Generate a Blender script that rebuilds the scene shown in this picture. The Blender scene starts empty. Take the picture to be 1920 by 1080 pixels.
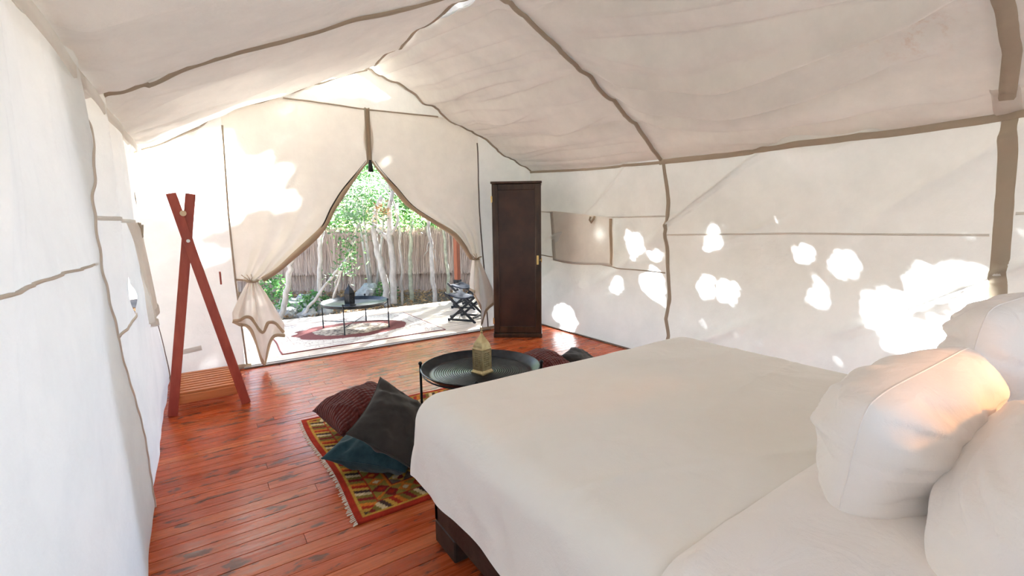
import bpy, bmesh, math, random
import numpy as np
from mathutils import Vector, Matrix, Quaternion

random.seed(7)
RNG = np.random.default_rng(11)
SC = bpy.context.scene
COL = SC.collection

# ------------------------------------------------------------------ camera
FPX = 892.26
vy = Vector((353 - 960, -(421 - 540), -FPX)).normalized()
vx = Vector((2300 - 960, -(395 - 540), -FPX)).normalized()
vz = vx.cross(vy)
R = Matrix((vx, vy, vz))                       # world = R @ camera
EYE = Vector((0, 0, 1.5))
cd = bpy.data.cameras.new('camera')
cd.sensor_width = 36.0
cd.lens = FPX / 1920 * 36
cd.clip_start = 0.02
cam = bpy.data.objects.new('camera', cd)
COL.objects.link(cam)
cam.matrix_world = Matrix.Translation(EYE) @ R.to_4x4()
SC.camera = cam


def at(px, py, D):
    """point of the place seen at (px, py) at distance D along the optical axis"""
    d = R @ Vector(((px - 960) / FPX, -(py - 540) / FPX, -1.0))
    return EYE + d * D


# ------------------------------------------------------------------ light
SUN = Vector((0.62, 0.55, 0.55)).normalized()
world = bpy.data.worlds.new('world')
SC.world = world
world.use_nodes = True
nt = world.node_tree
nt.nodes.clear()
sky = nt.nodes.new('ShaderNodeTexSky')
sky.sky_type = 'NISHITA'
sky.sun_disc = False
sky.sun_elevation = math.asin(SUN.z)
sky.sun_rotation = math.atan2(SUN.x, SUN.y)
sky.air_density = 1.0
sky.dust_density = 2.5
sky.ozone_density = 1.0
bg = nt.nodes.new('ShaderNodeBackground')
bg.inputs["Strength"].default_value = 0.36
wo = nt.nodes.new('ShaderNodeOutputWorld')
hz_ = nt.nodes.new('ShaderNodeMixRGB')          # hazy sky: a little greyer than clear blue
hz_.inputs[0].default_value = 0.25
hz_.inputs[2].default_value = (0.62, 0.56, 0.50, 1)
nt.links.new(sky.outputs[0], hz_.inputs[1])
nt.links.new(hz_.outputs[0], bg.inputs[0])
nt.links.new(bg.outputs[0], wo.inputs[0])

sl = bpy.data.lights.new('sun', 'SUN')
sl.energy = 66.0
sl.angle = math.radians(0.95)
sl.color = (0.97, 0.99, 0.98)
so = bpy.data.objects.new('sun', sl)
COL.objects.link(so)
so.rotation_mode = 'QUATERNION'
so.rotation_quaternion = SUN.to_track_quat('Z', 'Y')

SC.view_settings.view_transform = 'Standard'
SC.view_settings.look = 'None'
SC.view_settings.gamma = 1.0
SC.view_settings.use_curve_mapping = False
SC.view_settings.exposure = 1.65
SC.cycles.use_denoising = True
SC.cycles.max_bounces = 14
SC.cycles.diffuse_bounces = 8
SC.cycles.glossy_bounces = 3
SC.cycles.transmission_bounces = 8
SC.cycles.sample_clamp_indirect = 12.0
SC.cycles.caustics_reflective = False
SC.cycles.caustics_refractive = False


# ------------------------------------------------------------------ numpy noise
def vnoise(x, y, seed=0):
    x = np.asarray(x, float); y = np.asarray(y, float)
    xi = np.floor(x).astype(np.int64); yi = np.floor(y).astype(np.int64)
    fx = x - xi; fy = y - yi
    fx = fx * fx * fx * (fx * (fx * 6 - 15) + 10); fy = fy * fy * fy * (fy * (fy * 6 - 15) + 10)

    def h(a, b):
        n = (a * 374761393 + b * 668265263 + seed * 974634777) & 0xFFFFFFFF
        n = ((n ^ (n >> 13)) * 1274126177) & 0xFFFFFFFF
        n = n ^ (n >> 16)
        return (n & 0xFFFF) / 32767.5 - 1.0
    a = h(xi, yi); b = h(xi + 1, yi); c = h(xi, yi + 1); d = h(xi + 1, yi + 1)
    return (a * (1 - fx) + b * fx) * (1 - fy) + (c * (1 - fx) + d * fx) * fy


def fbm(x, y, seed=0, o=3):
    r = 0; a = 1.0; f = 1.0
    for i in range(o):
        r = r + a * vnoise(np.asarray(x) * f, np.asarray(y) * f, seed + i * 17)
        a *= 0.5; f *= 2.03
    return r


def ridge(x, y, seed=0):
    """crisp folds: rounded crests with narrow creases"""
    return 1.0 - np.abs(vnoise(x, y, seed)) * 2.0


def crest(x, y, seed=0, w=0.16):
    """narrow pinched folds along the zero lines of a noise"""
    return np.exp(-(vnoise(x, y, seed) / w) ** 2)


def sstep(a, b, x):
    t = np.clip((np.asarray(x, float) - a) / (b - a), 0, 1)
    return t * t * (3 - 2 * t)


def interp(x, xs, ys):
    """smooth curve through knots (monotone in xs)"""
    x = np.asarray(x, float)
    xs = np.asarray(xs, float); ys = np.asarray(ys, float)
    m = np.gradient(ys, xs)
    i = np.clip(np.searchsorted(xs, x) - 1, 0, len(xs) - 2)
    h = xs[i + 1] - xs[i]; t = np.clip((x - xs[i]) / h, 0, 1)
    return ((1 + 2 * t) * (1 - t) ** 2 * ys[i] + t * (1 - t) ** 2 * h * m[i]
            + t * t * (3 - 2 * t) * ys[i + 1] + t * t * (t - 1) * h * m[i + 1])


# ------------------------------------------------------------------ materials
def newmat(name):
    m = bpy.data.materials.new(name)
    m.use_nodes = True
    n = m.node_tree
    n.nodes.clear()
    out = n.nodes.new('ShaderNodeOutputMaterial')
    return m, n, out


def node(n, t, **kw):
    o = n.nodes.new(t)
    for k, v in kw.items():
        if k in o.inputs:
            o.inputs[k].default_value = v
        else:
            setattr(o, k, v)
    return o


def ramp(n, stops, fac=None):
    r = n.nodes.new('ShaderNodeValToRGB')
    e = r.color_ramp.elements
    while len(e) > 1:
        e.remove(e[0])
    e[0].position = stops[0][0]; e[0].color = (*stops[0][1], 1)
    for p, c in stops[1:]:
        q = e.new(p); q.color = (*c, 1)
    if fac is not None:
        n.links.new(fac, r.inputs[0])
    return r


def simple(name, c1, c2=None, rough=0.6, scale=8.0, stretch=(1, 1, 1), bump=0.0, bscale=60.0, metal=0.0, spec=0.4, coords='Object', detail=4.0):
    """principled surface with noise mottling between two colours and a fine bump"""
    m, n, out = newmat(name)
    p = node(n, 'ShaderNodeBsdfPrincipled', Roughness=rough, Metallic=metal)
    p.inputs['Specular IOR Level'].default_value = spec
    tc = n.nodes.new('ShaderNodeTexCoord')
    mp = node(n, 'ShaderNodeMapping')
    mp.inputs['Scale'].default_value = stretch
    n.links.new(tc.outputs[coords], mp.inputs[0])
    nz = node(n, 'ShaderNodeTexNoise', Scale=scale, Detail=detail, Roughness=0.6)
    n.links.new(mp.outputs[0], nz.inputs['Vector'])
    r = ramp(n, [(0.3, c1), (0.7, c2 or c1)], nz.outputs[0])
    n.links.new(r.outputs[0], p.inputs['Base Color'])
    if bump:
        nb = node(n, 'ShaderNodeTexNoise', Scale=bscale, Detail=3.0)
        n.links.new(mp.outputs[0], nb.inputs['Vector'])
        b = node(n, 'ShaderNodeBump', Strength=bump, Distance=0.004)
        n.links.new(nb.outputs[0], b.inputs['Height'])
        n.links.new(b.outputs[0], p.inputs['Normal'])
    n.links.new(p.outputs[0], out.inputs[0])
    return m


def canvas(name, c, t, mix=0.45, stain=0.06, rust=False):
    """cotton canvas: diffuse plus translucent, faint cloudy wear and a weave bump"""
    m, n, out = newmat(name)
    tc = n.nodes.new('ShaderNodeTexCoord')
    nz = node(n, 'ShaderNodeTexNoise', Scale=2.2, Detail=5.0, Roughness=0.65)
    n.links.new(tc.outputs['Object'], nz.inputs['Vector'])
    dk = tuple(x * (1 - 2.2 * stain) for x in c)
    r = ramp(n, [(0.32, dk), (0.62, c)], nz.outputs[0])
    col = r.outputs[0]
    if rust:
        n2 = node(n, 'ShaderNodeTexNoise', Scale=9.0, Detail=6.0, Roughness=0.7)
        n.links.new(tc.outputs['Object'], n2.inputs['Vector'])
        sep = node(n, 'ShaderNodeVectorMath', operation='DISTANCE')
        n.links.new(tc.outputs['Object'], sep.inputs[0])
        sep.inputs[1].default_value = (3.35, 1.05, 2.55)
        mr = node(n, 'ShaderNodeMapRange')
        mr.inputs['From Min'].default_value = 0.05; mr.inputs['From Max'].default_value = 0.32
        mr.inputs['To Min'].default_value = 1.0; mr.inputs['To Max'].default_value = 0.0
        n.links.new(sep.outputs['Value'], mr.inputs['Value'])
        th = ramp(n, [(0.52, (0, 0, 0)), (0.66, (1, 1, 1))], n2.outputs[0])
        mu = node(n, 'ShaderNodeMath', operation='MULTIPLY')
        n.links.new(mr.outputs[0], mu.inputs[0]); n.links.new(th.outputs[0], mu.inputs[1])
        m3 = node(n, 'ShaderNodeMath', operation='MULTIPLY')
        n.links.new(mu.outputs[0], m3.inputs[0]); m3.inputs[1].default_value = 0.45
        mx = node(n, 'ShaderNodeMixRGB')
        n.links.new(m3.outputs[0], mx.inputs[0]); n.links.new(col, mx.inputs[1])
        mx.inputs[2].default_value = (0.55, 0.26, 0.09, 1)
        col = mx.outputs[0]
    df = node(n, 'ShaderNodeBsdfDiffuse', Roughness=0.4)
    tr = node(n, 'ShaderNodeBsdfTranslucent')
    n.links.new(col, df.inputs['Color'])
    tr.inputs['Color'].default_value = (*t, 1)
    nb = node(n, 'ShaderNodeTexNoise', Scale=14.0, Detail=4.0, Roughness=0.55)
    n.links.new(tc.outputs['Object'], nb.inputs['Vector'])
    wv = node(n, 'ShaderNodeTexNoise', Scale=420.0, Detail=1.0)
    n.links.new(tc.outputs['Object'], wv.inputs['Vector'])
    b = node(n, 'ShaderNodeBump', Strength=0.3, Distance=0.02)
    n.links.new(nb.outputs[0], b.inputs['Height'])
    b2 = node(n, 'ShaderNodeBump', Strength=0.05, Distance=0.0006)
    n.links.new(wv.outputs[0], b2.inputs['Height'])
    n.links.new(b.outputs[0], b2.inputs['Normal'])
    n.links.new(b2.outputs[0], df.inputs['Normal'])
    n.links.new(b2.outputs[0], tr.inputs['Normal'])
    mx = node(n, 'ShaderNodeMixShader')
    mx.inputs[0].default_value = mix
    n.links.new(df.outputs[0], mx.inputs[1]); n.links.new(tr.outputs[0], mx.inputs[2])
    n.links.new(mx.outputs[0], out.inputs[0])
    return m


def cloth(name, c1, c2=None, bump=0.3, bscale=300.0, mott=5.0, knit=None, fold=0.0):
    m, n, out = newmat(name)
    p = node(n, 'ShaderNodeBsdfPrincipled', Roughness=0.9)
    p.inputs['Specular IOR Level'].default_value = 0.12
    p.inputs['Sheen Weight'].default_value = 0.15
    tc = n.nodes.new('ShaderNodeTexCoord')
    nz = node(n, 'ShaderNodeTexNoise', Scale=mott, Detail=5.0, Roughness=0.65)
    n.links.new(tc.outputs['Object'], nz.inputs['Vector'])
    r = ramp(n, [(0.3, c1), (0.7, c2 or c1)], nz.outputs[0])
    n.links.new(r.outputs[0], p.inputs['Base Color'])
    nb = node(n, 'ShaderNodeTexNoise', Scale=bscale, Detail=2.0)
    n.links.new(tc.outputs['Object'], nb.inputs['Vector'])
    b = node(n, 'ShaderNodeBump', Strength=bump, Distance=0.002)
    n.links.new(nb.outputs[0], b.inputs['Height'])
    last = b
    if knit:
        uv = n.nodes.new('ShaderNodeUVMap')
        vo = node(n, 'ShaderNodeTexVoronoi', Scale=knit)
        vo.inputs['Randomness'].default_value = 0.0
        n.links.new(uv.outputs[0], vo.inputs['Vector'])
        b2 = node(n, 'ShaderNodeBump', Strength=0.9, Distance=0.02, invert=True)
        n.links.new(vo.outputs['Distance'], b2.inputs['Height'])
        n.links.new(b.outputs[0], b2.inputs['Normal'])
        last = b2
    if fold:
        nf = node(n, 'ShaderNodeTexNoise', Scale=7.0, Detail=4.0)
        nf.inputs['Distortion'].default_value = 0.6
        n.links.new(tc.outputs['Object'], nf.inputs['Vector'])
        b3 = node(n, 'ShaderNodeBump', Strength=fold, Distance=0.03)
        n.links.new(nf.outputs[0], b3.inputs['Height'])
        n.links.new(last.outputs[0], b3.inputs['Normal'])
        last = b3
    n.links.new(last.outputs[0], p.inputs['Normal'])
    n.links.new(p.outputs[0], out.inputs[0])
    return m


def plankmat(name, cols, dark, rough=0.35, axis=(1.0, 22, 22), stains=True):
    """boards: a tone per board from the object's random number, grain along the board, dark knots and worn stains"""
    m, n, out = newmat(name)
    p = node(n, 'ShaderNodeBsdfPrincipled', Roughness=rough)
    p.inputs['Specular IOR Level'].default_value = 0.20
    g = n.nodes.new('ShaderNodeNewGeometry')
    oi = n.nodes.new('ShaderNodeObjectInfo')
    cb = n.nodes.new('ShaderNodeCombineXYZ')
    mul = node(n, 'ShaderNodeMath', operation='MULTIPLY')
    mul.inputs[1].default_value = 40.0
    n.links.new(oi.outputs['Random'], mul.inputs[0])
    n.links.new(mul.outputs[0], cb.inputs[0])
    add = node(n, 'ShaderNodeVectorMath', operation='ADD')
    n.links.new(g.outputs['Position'], add.inputs[0]); n.links.new(cb.outputs[0], add.inputs[1])
    mp = node(n, 'ShaderNodeMapping'); mp.inputs['Scale'].default_value = axis
    n.links.new(add.outputs[0], mp.inputs[0])
    gr = node(n, 'ShaderNodeTexNoise', Scale=2.4, Detail=6.0, Roughness=0.6)
    n.links.new(mp.outputs[0], gr.inputs['Vector'])
    r1 = ramp(n, [(i / (len(cols) - 1), c) for i, c in enumerate(cols)], oi.outputs['Random'])
    r2 = ramp(n, [(0.25, (0.62, 0.55, 0.5)), (0.7, (1.12, 1.1, 1.08))], gr.outputs[0])
    mx = node(n, 'ShaderNodeMixRGB', blend_type='MULTIPLY')
    mx.inputs[0].default_value = 1.0
    n.links.new(r1.outputs[0], mx.inputs[1]); n.links.new(r2.outputs[0], mx.inputs[2])
    col = mx.outputs[0]
    if stains:
        m2 = node(n, 'ShaderNodeMapping'); m2.inputs['Scale'].default_value = (5.0, 11.0, 5.0)
        n.links.new(add.outputs[0], m2.inputs[0])
        st = node(n, 'ShaderNodeTexNoise', Scale=1.0, Detail=5.0, Roughness=0.6)
        n.links.new(m2.outputs[0], st.inputs['Vector'])
        r3 = ramp(n, [(0.57, (0, 0, 0)), (0.615, (1, 1, 1))], st.outputs[0])
        sc = node(n, 'ShaderNodeMath', operation='MULTIPLY'); sc.inputs[1].default_value = 0.82
        n.links.new(r3.outputs[0], sc.inputs[0])
        mx2 = node(n, 'ShaderNodeMixRGB')
        n.links.new(sc.outputs[0], mx2.inputs[0]); n.links.new(col, mx2.inputs[1])
        mx2.inputs[2].default_value = (*dark, 1)
        col = mx2.outputs[0]
    n.links.new(col, p.inputs['Base Color'])
    b = node(n, 'ShaderNodeBump', Strength=0.12, Distance=0.003)
    n.links.new(gr.outputs[0], b.inputs['Height'])
    n.links.new(b.outputs[0], p.inputs['Normal'])
    rr = ramp(n, [(0.3, (rough - 0.08,) * 3), (0.8, (rough + 0.2,) * 3)], gr.outputs[0])
    n.links.new(rr.outputs[0], p.inputs['Roughness'])
    n.links.new(p.outputs[0], out.inputs[0])
    return m


def attrmat(name, rough=0.95):
    m, n, out = newmat(name)
    p = node(n, 'ShaderNodeBsdfPrincipled', Roughness=rough)
    p.inputs['Specular IOR Level'].default_value = 0.1
    a = n.nodes.new('ShaderNodeAttribute'); a.attribute_name = 'dye'
    tc = n.nodes.new('ShaderNodeTexCoord')
    nz = node(n, 'ShaderNodeTexNoise', Scale=260.0, Detail=2.0)
    n.links.new(tc.outputs['Object'], nz.inputs['Vector'])
    b = node(n, 'ShaderNodeBump', Strength=0.5, Distance=0.004)
    n.links.new(nz.outputs[0], b.inputs['Height'])
    n.links.new(a.outputs['Color'], p.inputs['Base Color'])
    n.links.new(b.outputs[0], p.inputs['Normal'])
    n.links.new(p.outputs[0], out.inputs[0])
    return m


def leafmat(name, c1, c2, trans=0.45):
    m, n, out = newmat(name)
    g = n.nodes.new('ShaderNodeNewGeometry')
    r = ramp(n, [(0.0, c1), (1.0, c2)], g.outputs['Random Per Island'])
    df = node(n, 'ShaderNodeBsdfPrincipled', Roughness=0.45)
    tr = node(n, 'ShaderNodeBsdfTranslucent')
    n.links.new(r.outputs[0], df.inputs['Base Color']); n.links.new(r.outputs[0], tr.inputs['Color'])
    mx = node(n, 'ShaderNodeMixShader'); mx.inputs[0].default_value = trans
    n.links.new(df.outputs[0], mx.inputs[1]); n.links.new(tr.outputs[0], mx.inputs[2])
    n.links.new(mx.outputs[0], out.inputs[0])
    return m


M = {}
M['canvas'] = canvas('canvas_wall', (0.86, 0.85, 0.81), (0.76, 0.80, 0.82), mix=0.35)
M['canvas_roof'] = canvas('canvas_roof', (0.85, 0.825, 0.765), (0.77, 0.75, 0.70), mix=0.16, rust=True)
M['canvas_curtain'] = canvas('canvas_curtain', (0.83, 0.78, 0.71), (0.77, 0.73, 0.67), mix=0.25)
M['canvas_front'] = canvas('canvas_front', (0.85, 0.83, 0.78), (0.79, 0.79, 0.78), mix=0.27)
M['canvas_flap'] = canvas('canvas_flap', (0.94, 0.91, 0.85), (0.88, 0.85, 0.78), mix=0.25)
M['strap'] = canvas('tan_webbing', (0.50, 0.43, 0.34), (0.45, 0.38, 0.29), mix=0.3)
M['strap_pale'] = canvas('pale_webbing', (0.80, 0.77, 0.72), (0.75, 0.72, 0.66), mix=0.4)
M['hem'] = canvas('tan_hem', (0.60, 0.49, 0.36), (0.5, 0.4, 0.28), mix=0.3)
M['seam'] = simple('seam_thread', (0.36, 0.30, 0.23), (0.44, 0.38, 0.30), rough=0.9)
M['seam_soft'] = simple('soft_seam', (0.60, 0.54, 0.46), (0.66, 0.60, 0.52), rough=0.9)
M['dark_seam'] = simple('dark_piping', (0.16, 0.13, 0.11), (0.22, 0.18, 0.15), rough=0.9)
M['zip'] = simple('black_zip_tape', (0.015, 0.014, 0.013), (0.03, 0.028, 0.026), rough=0.7)
M['floor'] = plankmat('red_floorboards', [(0.42, 0.066, 0.016), (0.54, 0.105, 0.028), (0.47, 0.080, 0.020), (0.62, 0.155, 0.048), (0.36, 0.055, 0.014)], (0.10, 0.035, 0.02), rough=0.24)
M['deck'] = plankmat('pale_deck_boards', [(0.66, 0.55, 0.46), (0.75, 0.66, 0.57), (0.70, 0.6, 0.5)], (0.2, 0.15, 0.12), rough=0.5, stains=False)
M['subfloor'] = simple('dark_underside', (0.05, 0.03, 0.02), (0.08, 0.04, 0.03), rough=0.9)
M['red_wood'] = simple('red_varnished_wood', (0.30, 0.045, 0.03), (0.42, 0.09, 0.055), rough=0.35, scale=3.0, stretch=(4, 4, 1), bump=0.1)
M['post_wood'] = simple('oiled_post_wood', (0.20, 0.05, 0.02), (0.30, 0.09, 0.04), rough=0.5, scale=3.0, stretch=(4, 4, 1), bump=0.1)
M['orange_wood'] = simple('orange_slat_wood', (0.46, 0.15, 0.05), (0.60, 0.23, 0.09), rough=0.35, scale=4.0, stretch=(1, 8, 8), bump=0.1)
M['pale_wood'] = simple('pale_dowel_wood', (0.62, 0.48, 0.30), (0.7, 0.56, 0.38), rough=0.6)
M['dark_wood'] = simple('dark_stained_wood', (0.016, 0.009, 0.005), (0.075, 0.040, 0.022), rough=0.30, scale=5.0, stretch=(3, 3, 0.6), bump=0.15, spec=0.5)
M['dark_panel'] = simple('dark_stained_panel', (0.020, 0.011, 0.008), (0.060, 0.028, 0.018), rough=0.38, scale=3.5, bump=0.08, spec=0.5)
M['bed_wood'] = simple('scuffed_black_wood', (0.018, 0.012, 0.009), (0.06, 0.04, 0.03), rough=0.5, scale=9.0, bump=0.3)
M['brass'] = simple('brass', (0.75, 0.52, 0.2), (0.8, 0.6, 0.28), rough=0.3, metal=1.0)
M['old_brass'] = simple('aged_brass', (0.34, 0.27, 0.13), (0.50, 0.42, 0.24), rough=0.45, metal=0.8, scale=25)
M['black_metal'] = simple('black_iron', (0.012, 0.013, 0.016), (0.03, 0.032, 0.038), rough=0.4, metal=0.6)
M['tray'] = simple('blackened_tray', (0.02, 0.024, 0.03), (0.045, 0.052, 0.062), rough=0.33, metal=0.75, scale=14, bump=0.1, bscale=40)
M['steel'] = simple('dull_steel', (0.6, 0.6, 0.6), (0.7, 0.7, 0.7), rough=0.4, metal=1.0)
M['duvet'] = cloth('white_cotton_cover', (0.82, 0.80, 0.75), (0.86, 0.845, 0.80), fold=0.25, mott=2.0)
M['linen'] = cloth('white_pillow_cotton', (0.84, 0.81, 0.78), (0.88, 0.85, 0.83), fold=0.5, mott=2.0)
M['mattress'] = cloth('mattress_ticking', (0.7, 0.68, 0.64))
M['maroon'] = cloth('maroon_knit', (0.075, 0.014, 0.012), (0.13, 0.026, 0.02), knit=17.0, mott=20)
M['charcoal'] = cloth('charcoal_cotton', (0.028, 0.026, 0.024), (0.06, 0.054, 0.05), fold=0.2, bump=0.5)
M['teal'] = cloth('faded_teal_cotton', (0.012, 0.034, 0.044), (0.04, 0.085, 0.098), fold=0.3, mott=7)
M['navy'] = cloth('navy_sling', (0.012, 0.014, 0.025), (0.03, 0.035, 0.055))
M['rug'] = attrmat('woven_rug')
M['fringe'] = cloth('cream_fringe', (0.6, 0.52, 0.42), (0.72, 0.64, 0.54))
M['soil'] = simple('dry_soil', (0.10, 0.075, 0.055), (0.24, 0.19, 0.15), rough=0.95, scale=1.6, bump=0.6, bscale=20)
M['rock'] = simple('grey_rock', (0.22, 0.22, 0.22), (0.46, 0.46, 0.45), rough=0.9, scale=5, bump=0.5, bscale=18)
M['bark'] = simple('pale_bark', (0.32, 0.28, 0.25), (0.58, 0.54, 0.50), rough=0.9, scale=9, stretch=(1, 1, 0.5), bump=0.5, bscale=30)
M['bark_green'] = simple('mossy_bark', (0.26, 0.27, 0.19), (0.48, 0.47, 0.37), rough=0.9, scale=9, bump=0.5, bscale=30)
M['leaf'] = leafmat('fresh_leaves', (0.035, 0.12, 0.04), (0.15, 0.33, 0.09))
M['leaf_pale'] = leafmat('pale_leaves', (0.10, 0.21, 0.11), (0.30, 0.42, 0.25))
M['leaf_dark'] = leafmat('dark_leaves', (0.02, 0.07, 0.03), (0.08, 0.20, 0.08))
M['leaf_shade'] = leafmat('opaque_shade_leaves', (0.012, 0.035, 0.015), (0.04, 0.09, 0.035), trans=0.15)  # dark and nearly opaque so the unseen crowns block the sun
M['leaf_dry'] = leafmat('dry_leaves', (0.30, 0.16, 0.07), (0.55, 0.36, 0.18), trans=0.2)
M['reed'] = leafmat('thatch_reed', (0.40, 0.285, 0.23), (0.70, 0.54, 0.45), trans=0.1)
M['reed_back'] = simple('thatch_core', (0.17, 0.125, 0.10), (0.26, 0.19, 0.15), rough=0.95)


# ------------------------------------------------------------------ object helpers
def tag(o, label=None, cat=None, group=None, kind=None):
    if label: o['label'] = label
    if cat: o['category'] = cat
    if group: o['group'] = group
    if kind: o['kind'] = kind
    return o


def thing(name, label, cat, loc=(0, 0, 0), group=None):
    o = bpy.data.objects.new(name, None)
    o.empty_display_size = 0.1
    COL.objects.link(o)
    o.location = loc
    return tag(o, label, cat, group)


def link(name, me, mat, parent=None):
    if mat is not None and len(me.materials) == 0:
        me.materials.append(mat)
    o = bpy.data.objects.new(name, me)
    COL.objects.link(o)
    if parent is not None:
        o.parent = parent
    return o


def wloc(p):
    v = Vector((0, 0, 0))
    while p is not None:
        v += p.location
        p = p.parent
    return v


class B:
    """collects world-space geometry for ONE mesh object"""
    def __init__(s):
        s.v = []; s.f = []

    def add(s, vs, fs):
        k = len(s.v)
        s.v += [tuple(p) for p in vs]
        s.f += [tuple(i + k for i in f) for f in fs]
        return s

    def box(s, c, size, rot=None, bev=0.0):
        hx, hy, hz = size[0] / 2, size[1] / 2, size[2] / 2
        rot = rot or Matrix.Identity(3)
        c = Vector(c)
        if bev <= 0:
            vs = [c + rot @ Vector((x * hx, y * hy, z * hz)) for z in (-1, 1) for y in (-1, 1) for x in (-1, 1)]
            return s.add(vs, [(0, 2, 3, 1), (4, 5, 7, 6), (0, 1, 5, 4), (2, 6, 7, 3), (0, 4, 6, 2), (1, 3, 7, 5)])
        vs = []; idx = {}
        for ix in (-1, 1):
            for iy in (-1, 1):
                for iz in (-1, 1):
                    for ax in range(3):
                        q = [ix * (hx - bev), iy * (hy - bev), iz * (hz - bev)]
                        q[ax] = (ix, iy, iz)[ax] * (hx, hy, hz)[ax]
                        idx[(ix, iy, iz, ax)] = len(vs)
                        vs.append(c + rot @ Vector(q))
        fs = []
        for ax in range(3):
            a1, a2 = [(1, 2), (2, 0), (0, 1)][ax]
            for sg in (-1, 1):
                ring = []
                for u, w in ((-1, -1), (1, -1), (1, 1), (-1, 1)):
                    k = [0, 0, 0]; k[ax] = sg; k[a1] = u; k[a2] = w
                    ring.append(idx[(k[0], k[1], k[2], ax)])
                fs.append(tuple(ring if sg > 0 else ring[::-1]))
        for ax in range(3):                       # edge bevels, edges along ax
            a1, a2 = [(1, 2), (2, 0), (0, 1)][ax]
            for u in (-1, 1):
                for w in (-1, 1):
                    q = []
                    for sg in (-1, 1):
                        k = [0, 0, 0]; k[ax] = sg; k[a1] = u; k[a2] = w
                        q.append((idx[(*k, a1)], idx[(*k, a2)]))
                    f = (q[0][0], q[1][0], q[1][1], q[0][1])
                    fs.append(f if u * w < 0 else f[::-1])
        for ix in (-1, 1):
            for iy in (-1, 1):
                for iz in (-1, 1):
                    f = tuple(idx[(ix, iy, iz, a)] for a in range(3))
                    fs.append(f if ix * iy * iz > 0 else f[::-1])
        return s.add(vs, fs)

    def beam(s, a, b, w, t, side=(0, 1, 0), bev=0.003):
        """bar from a to b; w across (perpendicular to side), t along side"""
        a = Vector(a); b = Vector(b)
        z = (b - a); L = z.length; z.normalize()
        y = Vector(side); y = (y - z * y.dot(z)).normalized()
        x = y.cross(z)
        rot = Matrix((x, y, z)).transposed()
        return s.box((a + b) / 2, (w, t, L), rot, bev)

    def tube(s, pts, r, seg=10, cap=True):
        pts = [Vector(p) for p in pts]
        n = len(pts)
        rs = list(r) if hasattr(r, '__len__') else [r] * n
        vs = []; fs = []
        up = None
        for i, p in enumerate(pts):
            d = (pts[min(i + 1, n - 1)] - pts[max(i - 1, 0)]).normalized()
            if up is None:
                up = d.orthogonal().normalized()
            else:
                up = (up - d * up.dot(d)).normalized()
            w = d.cross(up)
            for k in range(seg):
                a = 2 * math.pi * k / seg
                vs.append(p + (up * math.cos(a) + w * math.sin(a)) * rs[i])
        for i in range(n - 1):
            for k in range(seg):
                k2 = (k + 1) % seg
                fs.append((i * seg + k, i * seg + k2, (i + 1) * seg + k2, (i + 1) * seg + k))
        if cap:
            fs.append(tuple(range(seg - 1, -1, -1)))
            fs.append(tuple((n - 1) * seg + k for k in range(seg)))
        return s.add(vs, fs)

    def lathe(s, prof, c=(0, 0, 0), seg=48, rot=0.0):
        c = Vector(c)
        vs = []; fs = []
        n = len(prof)
        for k in range(seg):
            a = rot + 2 * math.pi * k / seg
            for r, z in prof:
                vs.append(c + Vector((r * math.cos(a), r * math.sin(a), z)))
        for k in range(seg):
            k2 = (k + 1) % seg
            for i in range(n - 1):
                fs.append((k * n + i, k2 * n + i, k2 * n + i + 1, k * n + i + 1))
        return s.add(vs, fs)

    def build(s, name, mat, parent=None, smooth=False, angle=None):
        me = bpy.data.meshes.new(name)
        off = wloc(parent) if parent is not None else Vector((0, 0, 0))
        me.from_pydata([tuple(Vector(p) - off) for p in s.v], [], s.f)
        if smooth:
            me.shade_smooth() if angle is None else me.shade_smooth()
            if angle is not None:
                me.set_sharp_from_angle(angle=angle)
        me.update()
        return link(name, me, mat, parent)


def meshnp(name, V, F, mat, parent=None, smooth=True, uv=None, col=None):
    """mesh from numpy arrays: V (n,3), F (m,4)"""
    me = bpy.data.meshes.new(name)
    off = wloc(parent) if parent is not None else Vector((0, 0, 0))
    V = np.asarray(V, np.float32) - np.array(off, np.float32)
    F = np.asarray(F, np.int32)
    k = F.shape[1]
    me.vertices.add(len(V)); me.vertices.foreach_set('co', V.ravel())
    me.loops.add(F.size); me.loops.foreach_set('vertex_index', F.ravel())
    me.polygons.add(len(F))
    me.polygons.foreach_set('loop_start', np.arange(0, F.size, k, dtype=np.int32))
    if smooth:
        me.polygons.foreach_set('use_smooth', np.ones(len(F), bool))
    me.update(calc_edges=True)
    if uv is not None:
        l = me.uv_layers.new(name='UVMap')
        l.data.foreach_set('uv', np.asarray(uv, np.float32)[F.ravel()].ravel())
    if col is not None:
        a = me.color_attributes.new('dye', 'FLOAT_COLOR', 'POINT')
        c = np.ones((len(V), 4), np.float32); c[:, :3] = col
        a.data.foreach_set('color', c.ravel())
    return link(name, me, mat, parent)


def gridfaces(nu, nv, k=0):
    i, j = np.meshgrid(np.arange(nu - 1), np.arange(nv - 1), indexing='ij')
    a = (i * nv + j).ravel() + k
    return np.stack([a, a + nv, a + nv + 1, a + 1], 1)


def sheet(name, P, us, vs, mat, parent=None, flip=False):
    U, W = np.meshgrid(us, vs, indexing='ij')
    X, Y, Z = P(U, W)
    V = np.stack([X, Y, Z], -1).reshape(-1, 3)
    F = gridfaces(len(us), len(vs))
    if flip:
        F = F[:, ::-1]
    uv = np.stack([U, W], -1).reshape(-1, 2)
    return meshnp(name, V, F, mat, parent, uv=uv)


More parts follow.
